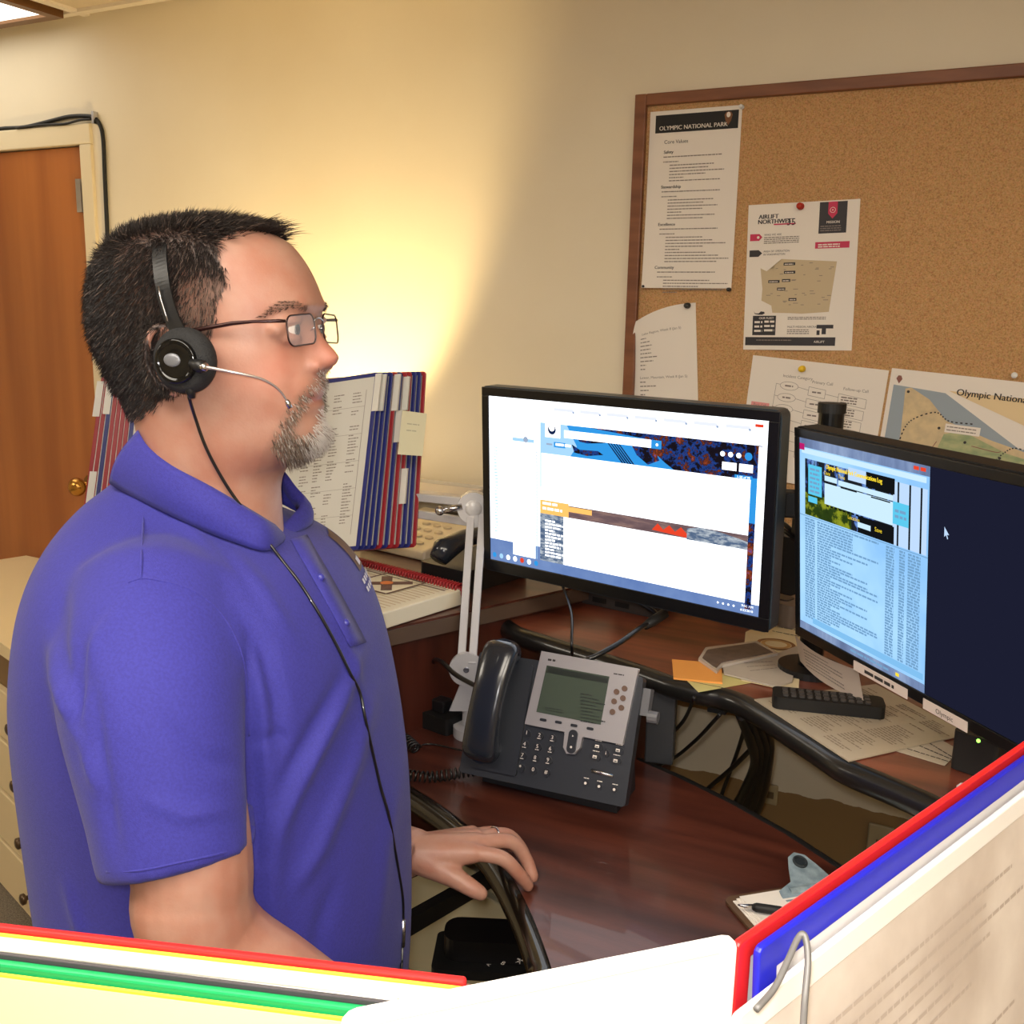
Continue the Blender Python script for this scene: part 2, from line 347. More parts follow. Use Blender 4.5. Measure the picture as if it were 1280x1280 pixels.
def base_sheet(b, w, h, mi=0, nx=10, ny=14, z=0):
    X, Y = np.meshgrid(np.linspace(0, w, nx), np.linspace(0, h, ny)); b.grid(np.dstack([X, Y, np.zeros_like(X)+z]), mi)
    b.grid(np.dstack([X, Y, np.zeros_like(X)+z-.00025])[:, ::-1], mi)
PZ = .0004
# 1 the park notice
fr, w_, h_ = sheet_frame((815, 140), (930, 131), (804, 360)); b = MB(fr); b.warp = curl(w_, h_, .010); base_sheet(b, w_, h_)
b.quad(.012, h_-.042, w_-.006, h_-.008, PZ, 1); b.text('OLYMPIC NATIONAL PARK', .020, h_-.037, .0115, PZ*1.6, 2, bold=1)
b.poly([(w_-.034+x*.9, h_-.036+y*.9) for x, y in ((.0, .022), (.004, .028), (.014, .028), (.018, .022), (.015, .01), (.009, .0), (.003, .01))], PZ*1.6, 3)
b.disc(w_-.026, h_-.016, .004, PZ*2.2, 2, ry=.005)
b.text('Core Values', .032, h_-.063, .010, PZ, 1)
y = h_-.082; sd = 0
for title, nl in (('Safety', 6), ('Stewardship', 7), ('Excellence', 9), ('Community', 5)):
    b.text(title, .032-.002*sd/8, y, .0085, PZ, 1, bold=1); y -= .0075; b.words(.032, y, .12, .0020, PZ, 4, seed=sd); y -= .0095
    b.words(.032, y, .032, .0018, PZ, 4, seed=sd+1); y -= .0068
    for k in range(nl): b.words(.046, y, random.uniform(.07, .135) if k % 5 != 4 else .03, .0019, PZ, 4, seed=sd*9+k); y -= .0060
    y -= .0075; sd += 8
t = b.build('park_notice', [WHITE, BLACKM, WHITE, mat('brown_arrowhead', (120, 78, 46), .6), INKG], smooth=False)
tag(t, 'long white printed notice with a black header bar, top left on the corkboard', 'notice')
# 2 the airlift flyer
fr, w_, h_ = sheet_frame((930, 257), (1069, 249), (929, 437)); b = MB(fr); b.warp = curl(w_, h_, .006, kind='wave'); base_sheet(b, w_, h_)
RED = mat('magenta_print', (196, 44, 84), .6); TAN = mat('tan_print', (196, 178, 146), .7); DK = mat('charcoal_print', (48, 44, 48), .6)
P = lambda x, y: ((x-185)/845*w_, h_-(y-95)/1120*h_)    # from coordinates read on the flyer
def pq(x0, y0, x1, y1, mi, z=PZ): a = P(x0, y1); c = P(x1, y0); b.quad(a[0], a[1], c[0], c[1], z, mi)
x, y = P(268, 205); b.text('AIRLIFT', x, y, .0115, PZ, 3, bold=2); x, y = P(262, 243); b.text('NORTHWEST', x, y, .0115, PZ, 3, bold=2)
pq(390, 246, 560, 256, 1); x, y = P(488, 262); b.text('35', x, y, .018, PZ*1.7, 3)
pq(735, 104, 940, 335, 3); b.poly([P(800, 104), P(868, 104), P(868, 190), P(834, 228), P(800, 190)][::-1], PZ*1.8, 1); b.disc(*P(834, 165), .0052, PZ*2.6, 0); b.disc(*P(834, 165), .0044, PZ*3.2, 1); b.disc(*P(834, 165), .0012, PZ*3.8, 0)
x, y = P(790, 262); b.text('MISSION', x, y, .0065, PZ*1.8, 0, bold=1)
for k in range(3): x, y = P(748, 286+k*16); b.words(x, y, .038, .0018, PZ*1.8, 4, seed=k)
pq(716, 398, 970, 446, 1)
for k in range(2): x, y = P(738, 422+k*16); b.words(x, y, .04, .0022, PZ*1.8, 0, seed=k+5)
b.poly([P(207, 318), P(280, 318), P(305, 343), P(280, 370), P(207, 370)][::-1], PZ, 1); b.disc(*P(272, 344), .0026, PZ*1.8, 0)
b.poly([P(207, 441), P(280, 441), P(308, 466), P(280, 492), P(207, 492)][::-1], PZ, 3)
x, y = P(318, 334); b.text('WHO WE ARE', x, y, .0052, PZ, 3)
for k in range(4): x, y = P(318, 352+k*14); b.words(x, y, .068, .0017, PZ, 4, seed=k+20)
x, y = P(318, 460); b.text('AREA OF OPERATION', x, y, .0052, PZ, 3); x, y = P(318, 484); b.text('IN WASHINGTON', x, y, .0052, PZ, 3)
b.poly([P(*q) for q in ((463, 515), (885, 545), (845, 922), (640, 935), (560, 930), (410, 925), (400, 870), (318, 830), (322, 740), (300, 580), (350, 605), (455, 640), (470, 600))][::-1], PZ, 2)
for cx, cy, wd in ((527, 554, 90), (532, 617, 88), (412, 685, 90), (508, 679, 66), (472, 743, 66), (565, 825, 62)):
    pq(cx-wd/2, cy-11, cx+wd/2, cy+11, 3, PZ*1.8); x, y = P(cx-wd/2+8, cy+5); b.words(x, y, wd/845*w_*.75, .0016, PZ*2.6, 0, seed=cx)
for k in range(34):
    x, y = P(random.uniform(335, 850), random.uniform(545, 915)); b.quad(x, y, x+random.uniform(.004, .010), y+.0011, PZ*1.7, 4)
b.poly([P(*q) for q in ((262, 910), (270, 928), (300, 930), (318, 914), (345, 918), (350, 930), (330, 940), (305, 940), (268, 934))][::-1], PZ*1.5, 3)
pq(255, 948, 442, 1100, 3); x, y = P(304, 975); b.text('OUR FLEET', x, y, .006, PZ*1.8, 0, bold=1)
for k in range(3):
    x, y = P(270, 1006+k*34); b.words(x, y, .016, .004, PZ*1.8, 0, seed=k+40); x, y = P(350, 1002+k*34); b.words(x, y, .02, .004, PZ*1.8, 0, seed=k+60)
for k in range(2): x, y = P(535, 966+k*13); b.words(x, y, .072, .0017, PZ, 4, seed=k+70)
x, y = P(535, 1042); b.text('MULTI-MISSION AIRCRAFT', x, y, .0052, PZ, 3)
for k in range(3): x, y = P(535, 1062+k*14); b.words(x, y, .042, .0017, PZ, 4, seed=k+80)
pq(760, 1020, 885, 1048, 3); pq(800, 1048, 832, 1092, 3); pq(762, 1062, 785, 1098, 3)
pq(200, 1115, 905, 1180, 3); x, y = P(290, 1142); b.words(x, y, .07, .0018, PZ*1.8, 4, seed=3); x, y = P(745, 1158); b.text('AIRLIFT', x, y, .006, PZ*1.8, 0)
t = b.build('flyer', [WHITE, RED, TAN, DK, INKG]); tag(t, 'flyer with a tan state map and magenta labels pinned with a red pin', 'flyer')
# 3 the curled list sheet
fr, w_, h_ = sheet_frame((806, 384), (888, 378), (795, 560)); b = MB(fr)
def crl(v):
    v = v.copy(); u = v[:, 0]/w_; t = v[:, 1]/h_
    k = np.clip((t-.45)/.55, 0, 1)*np.clip(1-u*1.1, 0, 1); v[:, 1] -= .030*k**2.0; v[:, 2] += .0008+.016*k**1.5; v[:, 0] += .016*np.clip(1-u, 0, 1)**2*np.clip(t, 0, 1)**5-.004*np.clip(1-u, 0, 1)*np.sin(np.clip(t, 0, 1)*3.14); return v
b.warp = crl; base_sheet(b, w_, h_, nx=16, ny=24)
b.text('Lake Region, Week 8 (Jan 5)', .022, h_-.050, .0075, PZ, 1)
for k in range(9): b.words(.020, h_-.060-k*.0088, [.012, .02, .026, .022, .024, .036, .028, .012, .01][k], .0022, PZ, 1, seed=k)
b.text('Lower, Mountain, Week 8 (Jan 5)', .018, h_-.150, .0075, PZ, 1)
for k in range(10): b.words(.018, h_-.158-k*.0088, [.012, .034, .018, .01, .018, .02, .018, .014, .016, .01][k], .0022, PZ, 1, seed=k+9)
for k in range(2): b.words(.018, h_-.252-k*.008, .125-.03*k, .0022, PZ, 1, seed=k+77)
t = b.build('list_sheet', [WHITE, INKG], smooth=True); tag(t, 'white typed list sheet with a curled top corner, left side of the corkboard', 'paper')
# 4 flow chart
fr, w_, h_ = sheet_frame((927, 443), (1095, 462), (921, 592)); b = MB(fr); b.warp = curl(w_, h_, .007, kind='wave'); base_sheet(b, w_, h_)
sx = w_/1080; P = lambda x, y: ((x-100)*sx, h_-(y-85)*sx*1.05)
LN = .0007
def line(x0, y0, x1, y1, mi=1):
    a, c = np.array(P(x0, y0)), np.array(P(x1, y1)); dd = (c-a)/np.linalg.norm(c-a); nn = V3(-dd[1], dd[0], 0)[:2]*LN/2
    b.poly([a-nn, c-nn, c+nn, a+nn], PZ, mi)
for k, (x, tx) in enumerate(((370, 'Incident Category'), (610, 'Primary Call'), (860, 'Follow-up Call'))): q = P(x, 225+k*22); b.text(tx, q[0], q[1], .008, PZ, 1)
q0 = P(140, 505); q1 = P(292, 445); b.quad(q0[0], q0[1], q1[0], q1[1], PZ, 2); q = P(160, 475); b.text('Park Call', q[0], q[1], .007, PZ*1.8, 1); q = P(160, 495); b.text('Received', q[0], q[1], .007, PZ*1.8, 1)
line(325, 280, 310, 900)
for k in range(7):
    yy = 290+k*94-k*k*2; cx = 432-k*8; pts = [P(cx+74*math.cos(a), yy+32*math.sin(a)) for a in np.linspace(0, 2*math.pi, 21)[:-1]]
    for i in range(20):
        a, c = np.array(pts[i]), np.array(pts[(i+1) % 20]); nn = (c-a)[::-1]*[1, -1]; nn = nn/np.linalg.norm(nn)*LN/2; b.poly([a-nn, c-nn, c+nn, a+nn][::-1], PZ, 1)
    q = P(cx-34, yy+6); b.words(q[0], q[1], .016, .003, PZ, 1, seed=k)
    line(325-k*4, yy-8, cx-74, yy-5); line(cx+74, yy, 590-k*5, yy+14)
    x0 = 592-k*6
    line(x0, yy-14, x0+135, yy-2); line(x0, yy+52, x0+135, yy+64); line(x0, yy-14, x0, yy+52); line(x0+135, yy-2, x0+135, yy+64)
    q = P(x0+30, yy+30); b.words(q[0], q[1], .018, .003, PZ, 1, seed=k+9)
    x0 = 832-k*6; yy += 22
    line(x0, yy-12, x0+218, yy+10); line(x0, yy+58, x0+218, yy+80); line(x0, yy-12, x0, yy+58); line(x0+218, yy+10, x0+218, yy+80)
    for i in range(3): q = P(x0+22, yy+18+i*20); b.words(q[0], q[1], .03, .0026, PZ, 1, seed=k+i+20)
    line(727-k*6, yy+6, 832-k*6, yy+18)
t = b.build('flow_chart', [WHITE, INKG, mat('pink_print', (226, 150, 150), .7)]); tag(t, 'white flow chart sheet of ovals and boxes held by a yellow pin', 'paper')
# 5 park map
fr, w_, h_ = sheet_frame((1115, 460), (1280, 478), (1099, 580)); w_ = .46; h_ = .30; b = MB(Fr(fr.pt(0, 0), fr.X, wp(1115, 460, CK)-wp(1099, 580, CK))); fr = b.fr
tl = wp(1115, 460, CK); b.fr = Fr(tl-fr.Y*h_, fr.X, fr.Y); b.warp = curl(w_, h_, .008, kind='bottom'); base_sheet(b, w_, h_)
s = .279/1080*1.0; s = .00023
Q = lambda x, y: ((x-180)*s, h_-(y-62)*s*1.06+ (x-180)*s*.12*0)
b.poly([(.008, .02), (.45, .02), (.45, h_-.075), (.24, h_-.12), (.1, h_-.035), (.008, h_-.03)], PZ, 1)               # sea
b.poly([(.45, h_-.085), (.45, h_-.025), (.105, h_-.03), (.25, h_-.08)], PZ*2.0, 4)                                     # far shore
b.poly([(.03, h_-.035), (.04, h_-.032), (.075, h_-.05), (.11, h_-.085), (.19, h_-.11), (.30, h_-.135), (.45, h_-.145), (.45, .02), (.05, .02), (.03, .1), (.035, .18)], PZ*2.0, 2)     # land
b.poly([(.11, h_-.11), (.14, h_-.10), (.22, h_-.13), (.38, h_-.16), (.42, .1), (.40, .03), (.12, .03), (.09, .10), (.10, .15)], PZ*3.0, 3)         # park
def dash(pts, r=.0012, mi=5):
    P_ = spline([(p[0], p[1], 0) for p in pts], 10)
    for i in range(0, len(P_)-1, 2):
        a, c = P_[i][:2], P_[i+1][:2]; dd = c-a; L = np.linalg.norm(dd)
        if L < 1e-6: continue
        nn = V3(-dd[1], dd[0], 0)[:2]/L*r; b.poly([a-nn, c-nn, c+nn, a+nn], PZ*4.5, mi)
dash([(.155, h_-.085), (.115, h_-.085), (.09, h_-.072), (.055, h_-.088), (.04, h_-.11), (.034, h_-.15), (.04, h_-.165), (.075, h_-.178), (.11, h_-.168), (.16, h_-.17), (.21, h_-.185), (.26, h_-.175)])
dash([(.28, h_-.13), (.235, h_-.118), (.215, h_-.13), (.205, h_-.15), (.225, h_-.165), (.25, h_-.16), (.27, h_-.15)])
dash([(.225, h_-.165), (.235, h_-.185), (.26, h_-.2), (.3, h_-.19)])
for x, y in ((.036, .04), (.1, .1), (.148, .12), (.21, .14), (.3, .17)): b.disc(x, h_-y, .0026, PZ*5, 5)
b.quad(.11, h_-.106, .17, h_-.09, PZ*4, 0); b.words(.113, h_-.096, .05, .0018, PZ*5, 6, seed=1); b.words(.113, h_-.102, .05, .0018, PZ*5, 6, seed=2)
for k in range(26): b.words(random.uniform(.05, .40), random.uniform(.03, h_-.15), .014, .0018, PZ*4, 6, seed=k)
for pts in (((.1, h_-.125), (.085, h_-.16), (.09, h_-.175)), ((.04, h_-.155), (.08, h_-.16), (.11, h_-.165)), ((.16, h_-.125), (.2, h_-.13), (.21, h_-.128))):
    P_ = spline([(*p, 0) for p in pts], 6)
    for i in range(len(P_)-1):
        a, c = P_[i][:2], P_[i+1][:2]; dd = c-a; nn = V3(-dd[1], dd[0], 0)[:2]/np.linalg.norm(dd)*.0007; b.poly([a-nn, c-nn, c+nn, a+nn], PZ*4.2, 7)
b.text('Olympic National Park Road Map', .118, h_-.036, .017, PZ*4, 5, bold=1)
b.poly([(.011, h_-.018), (.014, h_-.012), (.019, h_-.012), (.022, h_-.018), (.017, h_-.027)], PZ*4, 7)
t = b.build('wall_map', [WHITE, mat('map_sea', (150, 162, 172), .7), mat('map_land', (214, 192, 150), .7, noise=(60, (196, 176, 140), (1, 1, 1))), mat('map_park', (140, 156, 116), .7, noise=(45, (176, 178, 132), (1, 1, 2))), mat('map_far_shore', (226, 202, 158), .7), INK, INKG, mat('map_road', (140, 90, 80), .7)])
tag(t, 'park map with green land, blue sea and dashed roads, low right on the corkboard', 'map')
# pins
def pin(px, py, m, label, r=.0055, h=.012):
    p = wp(px, py, CK-.0015); t = MB(); z = (0, -1, 0)
    t.tube([p, p+V3(0, -.002, 0), p+V3(0, -.003, 0), p+V3(0, -h*.7, 0), p+V3(0, -h*.75, 0), p+V3(0, -h, 0)], [r, r, r*.55, r*.5, r*.95, r*.9], 14)
    tag(t.build('push_pin', [m], smooth=True), label, 'pin', 'pins on the corkboard')
pin(1001, 258, mat('red_plastic', (180, 40, 20), .35), 'red push pin holding the flyer with the tan state map', .0068)
pin(860, 382, mat('dark_pin', (60, 60, 58), .3, .3), 'dark grey push pin at the top of the curled list sheet', .006)
pin(1003, 461, mat('yellow_plastic', (230, 190, 30), .35), 'yellow push pin holding the flow chart', .0066)
pin(1268, 469, mat('clear_plastic', (235, 235, 235), .12), 'clear push pin at the top of the park map', .0055)
pin(928, 134, mat('clear_plastic'), 'clear push pin at the top right corner of the long notice', .004)
pin(912, 362, mat('dark_pin'), 'small dark pin at the bottom right corner of the long notice', .004)
pin(806, 358, mat('dark_pin'), 'small dark pin at the bottom left corner of the long notice', .0028)
# ------------------------------------------------------------------ left base cabinet
A17 = R_(-17); cu = V3(math.cos(A17), math.sin(A17), 0); cn = V3(-math.sin(A17), math.cos(A17), 0)   # along the front / into depth
TZ = .82
p0 = zp(28, 822, TZ); pl = zp(-150, 722, TZ); Lc = np.dot(pl-p0, cu)
def cp_(a, b): q = p0+cu*a+cn*b; return (q[0], q[1])
def hit(a, ymax=WALL-.015):      # depth at which the side line reaches the wall
    q = p0+cu*a; return (ymax-q[1])/cn[1]
aL, aR = Lc, .78
top = [cp_(aL, 0), cp_(aR, 0), cp_(aR, hit(aR)), cp_(aL, hit(aL))]
wt = MB().prism(top, TZ-.032, TZ); tag(wt.build('worktop', [cream], bevel=.004), 'cream laminate worktop behind the man, on the drawer cabinet', 'worktop')
cab = thing('drawer_cabinet', 'cream drawer cabinet with round dark knobs at the left edge of the photo', 'cabinet', (cp_(-.2, .3)[0], cp_(-.2, .3)[1], 0))
caL = -.36; ub = .025
brn = mat('cabinet_edge_brown', (120, 92, 58), .5)
drw = mat('cream_drawer_front', (224, 204, 162), .45)
b = MB(); b.prism([cp_(caL, ub), cp_(aR-.02, ub), cp_(aR-.02, hit(aR-.02)-.01), cp_(caL, hit(caL)-.01)], .09, TZ-.033); b.prism([cp_(caL+.02, ub+.06), cp_(aR-.05, ub+.06), cp_(aR-.05, hit(aR)-.05), cp_(caL+.02, hit(caL)-.05)], 0.001, .09)
b.build('body', [brn], cab)
fr0 = Fr(V3(*cp_(caL, ub), 0), cu, (0, 0, 1))    # normal toward camera side
zs = [.10, .25, .40, .55, .69]
for col in range(2):
    x0 = .004+col*.47
    for i in range(4):
        d_ = MB(fr0); d_.box(x0, zs[i]+.006, .0005, x0+.455, zs[i+1]-.006, .018)
        dr = d_.build('drawer', [drw], cab, bevel=.003)
        kx, kz = x0+.18+.085, (zs[i]+zs[i+1])/2
        k = MB(fr0); k.tube([(kx, kz, .017), (kx, kz, .03), (kx, kz, .034), (kx, kz, .042), (kx, kz, .045)], [.006, .006, .014, .014, .008], 16)
        k.build('knob', [mat('antique_knob', (96, 78, 60), .35, .7)], dr, smooth=True)
# ------------------------------------------------------------------ hutch counter with papers and phones
HZ = 1.10
h1 = zp(473, 788, HZ); h2 = zp(640, 751, HZ); hd = (h2-h1)/np.linalg.norm(h2-h1); hl = V3(-hd[1], hd[0], 0)  # left
hc = h1-hd*.05
hr = hc+hd*((WALL-.03-hc[1])/hd[1]); hL = hc+hl*.70; hLb = hL+hd*((WALL-.03-hL[1])/hd[1])
HP = [hc, hr, hLb, hL]
hu = thing('hutch', 'dark wooden hutch beside the desk carrying the spiral manual and keypad phone', 'shelf', (*(sum(HP)/4)[:2], TZ))
b = MB(); b.prism([p[:2] for p in HP], HZ-.028, HZ); b.build('top', [mah], hu, bevel=.002)
e = mat('grey_edge_band', (92, 74, 62), .4)
b = MB(); b.prism([(hc+hd*.0)[:2]+(hl*-.004)[:2], (hr)[:2]-hl[:2]*.004, hr[:2], hc[:2]], HZ-.030, HZ-.004); b.build('edge_band', [e], hu)
b = MB(); b.prism([(hc+hl*.01+hd*.01)[:2], (hr+hl*.01)[:2], (hr+hl*.03)[:2], (hc+hl*.03+hd*.01)[:2]], .62, HZ-.029); b.build('side_panel', [mahd], hu)
b = MB(); b.prism([(hL-hl*.03+hd*.01)[:2], (hL-hl*.01+hd*.01)[:2], (hLb-hl*.01)[:2], (hLb-hl*.03)[:2]], TZ+.001, HZ-.029)
b.build('side_panel', [mahd], hu)
b = MB(); b.prism([(hr+hl*.031-hd*.03)[:2], (hLb-hl*.031-hd*.03)[:2], (hLb-hl*.031-hd*.015)[:2], (hr+hl*.031-hd*.015)[:2]], TZ+.001, HZ-.029); b.build('back_panel', [mahd], hu)
# ------------------------------------------------------------------ lower desk
DZ_ = .90
fp = [zp(x, y, DZ_) for x, y in ((508, 984), (545, 1008), (580, 1035), (610, 1064), (636, 1104), (655, 1142), (668, 1175), (680, 1210))]
front = [V3(-.99, 1.22, 0), *[p for p in spline(fp, 4)], V3(-.36, .74, 0), V3(-.30, .66, 0), V3(-.10, .60, 0), V3(.5, .58, 0)]
back = [V3(.62, .62, 0), V3(.40, .86, 0), V3(.10, 1.10, 0), *[zp(x, y, DZ_) for x, y in ((1048, 1083), (985, 1042), (915, 1003), (850, 971), (797, 948))], V3(-.62, 1.50, 0), V3(-.80, 1.62, 0), V3(-.93, 1.5, 0)]
DP = [tuple(p[:2]) for p in front+back]
dk = thing('console_desk', 'curved mahogany console desk with a black front edge, carrying the office phone', 'desk', (-.4, 1.2, 0))
b = MB(); b.prism(DP, DZ_-.03, DZ_); b.build('desktop', [mah], dk)
# black edge moulding with a brass reflection
fe = [V3(p[0], p[1], DZ_-.014) for p in front]; b = MB(); b.tube(fe, .0165, 12)
b.build('edge_moulding', [mat('dark_edge_moulding', (26, 22, 16), .2, .3, coat=.5)], dk, smooth=True)
be = [V3(p[0], p[1], DZ_-.013) for p in back[2:8]]; MB().tube(be, .0145, 10).build('rear_edge', [BLACKM], dk, smooth=True)
legm = mat('grey_metal_leg', (70, 72, 76), .4, .5)
b = MB(); b.box(.30, .62, 0, .34, .66, DZ_-.031); b.build('leg', [legm], dk)
b = MB(); b.box(-.80, 1.50, 0, -.76, 1.54, DZ_-.031); b.build('leg', [legm], dk)
b = MB(); b.box(-.32, .68, 0, -.28, .72, DZ_-.031); b.build('leg', [legm], dk)
# ------------------------------------------------------------------ riser shelf
SZ = 1.06
sf = [zp(x, y, SZ) for x, y in ((636, 752), (628, 760), (629, 770), (648, 784), (675, 793), (707, 803), (750, 816), (795, 830), (840, 846), (875, 855), (909, 862), (943, 876), (991, 906), (1030, 931), (1060, 950), (1115, 973), (1177, 1000), (1230, 1028), (1290, 1068))]
sf = list(spline(sf, 3)); sb = [V3(.35, .95, 0), V3(.55, 1.3, 0), V3(.55, WALL-.03, 0), V3(-.62, WALL-.03, 0)]
SP = [tuple(p[:2]) for p in sf+sb]
rs = thing('riser_shelf', 'raised mahogany shelf with a black rounded edge holding both monitors', 'shelf', (-.1, 1.5, DZ_))
b = MB(); b.prism(SP, SZ-.03, SZ); b.build('shelf_top', [mat('riser_laminate_lit', (92, 46, 34), .3, noise=(3.0, (136, 72, 52), (1.2, 9, 6)), bump=(300, .05), coat=.3)], rs)  # desk mahogany lightened and warmed in colour to stand in for lamp light
b = MB(); b.tube([V3(p[0], p[1], SZ-.016) for p in sf], .0175, 12); b.build('edge_moulding', [mat('black_bullnose', (26, 25, 24), .3, coat=.3)], rs, smooth=True)
lg = zp(818, 962, DZ_)
lfr = Fr((lg[0], lg[1]+.02, DZ_), (math.cos(R_(12)), math.sin(R_(12)), 0), (-math.sin(R_(12)), math.cos(R_(12)), 0))
b = MB(lfr); b.box(-.024, -.0, .0005, .022, .03, SZ-.031-DZ_); b.build('support_post', [legm], rs, bevel=.003)
b = MB(); b.box(.43, 1.28, .0, .47, 1.32, SZ-.031); b.build('support_post', [legm], rs)
b = MB(); q = zp(893, 892, SZ-.046); b.box(q[0]-.012, q[1]+.002, SZ-.046, q[0]+.016, q[1]+.03, SZ-.031); b.build('cable_clamp', [BLACKM], rs)
# wall plates below the riser
for (x, y, lab) in ((964, 992, 'beige wall outlet plate under the riser shelf beside the cable bundle'), (1100, 1052, 'beige wall plate low on the wall to the right, above the clipboard')):
    q = wp(x, y, WALL-.001); b = MB(); k_ = .42 if x < 1000 else .7; b.box(q[0]-.035*k_, WALL-.008, q[2]-.055*k_, q[0]+.035*k_, WALL-.0005, q[2]+.055*k_)
    o = thing('outlet_plate', lab, 'outlet', (q[0], WALL, q[2])); b.build('cover', [mat('beige_plate', (176, 160, 124), .5)], o, bevel=.003)
    c = MB(); 
    c.box(q[0]-.007, WALL-.011, q[2]-.007, q[0]+.007, WALL-.0075, q[2]+.007)
    c.build('socket', [mat('socket_brown', (110, 92, 66), .5)], o)
# ------------------------------------------------------------------ cables behind the desk
cabm = mat('black_cable', (14, 14, 15), .35, coat=.3)
def cable(pts, r, label, m=cabm, n=8, group=None, name='cable', cat='cable'):
    b = MB(); b.tube(spline(pts, 8), r, n); return tag(b.build(name, [m], smooth=True), label, cat, group)
for i, dx in enumerate((0, 9, 18, 26, 13)):
    o = cable([at(926+dx*1.2, 893+dx*.3, 1.50), at(938+dx*.9, 925, 1.55+.01*i), at(944+dx*.6-4*(i == 4), 955, 1.62), at(930+dx*.9, 990, 1.70), at(908+dx*1.2, 1030, 1.80), at(890+dx*1.2, 1075, 1.88)], .0085 if i != 4 else .006,
              'thick black cable in the bundle hanging under the riser shelf', group='bundled cables under the riser shelf')
cable([at(935, 890, 1.5), at(925, 930, 1.62), at(905, 985, 1.72), at(888, 1030, 1.8)], .0035, 'thin black cable hanging just left of the thick bundle')
cable([at(900, 893, 1.5), at(870, 925, 1.62), at(838, 950, 1.7), at(800, 965, 1.8)], .003, 'thin black cable sagging left under the riser shelf, lower of two')
cable([at(868, 872, 1.5), at(855, 900, 1.6), at(834, 925, 1.68), at(815, 960, 1.75)], .003, 'thin black cable sagging left under the riser shelf, upper of two')
cable([at(945, 930, 1.56), at(915, 960, 1.66), at(880, 990, 1.76), at(850, 1020, 1.85)], .004, 'black cable crossing down left from the bundle towards the wall')
# ------------------------------------------------------------------ monitors
def monitor(fr, W, H, label, paint, bez=(.018, .018, .018, .026), depth=.038, silver=True):
    t = thing('monitor', label, 'monitor', fr.pt(0, -H/2, -depth))
    b = MB(fr); b.rrect(-W/2, -H/2, W/2, H/2, .011, -depth+.008, -.0022, 0)
    b.rrect(-W/2+.05, -H/2+.04, W/2-.05, H/2-.04, .02, -depth-.014, -depth+.008, 0)
    b.build('housing', [mat('monitor_housing', (60, 70, 78), .35, .3) if silver else BLACKM], t, bevel=.003)
    l, r, tp, bt = bez; b = MB(fr); z0, z1 = -.0022, .0012
    o = rr(-W/2, -H/2, W/2, H/2, .011); 
    b.box(-W/2+.002, -H/2+.002, z0, W/2-.002, -H/2+bt, z1); b.box(-W/2+.002, H/2-tp, z0, W/2-.002, H/2-.002, z1)
    b.box(-W/2+.002, -H/2+bt, z0, -W/2+l, H/2-tp, z1); b.box(W/2-r, -H/2+bt, z0, W/2-.002, H/2-tp, z1)
    b.build('bezel', [mat('black_bezel', (14, 14, 15), .3)], t, bevel=.001)
    sw, sh = W-l-r, H-tp-bt; sfr = fr.sub(-W/2+l, -H/2+bt, -.0008)
    s_ = MB(sfr); s_.paintw = (sw, sh); ms = paint(s_, sw, sh); s_.build('screen', ms, t)
    return t
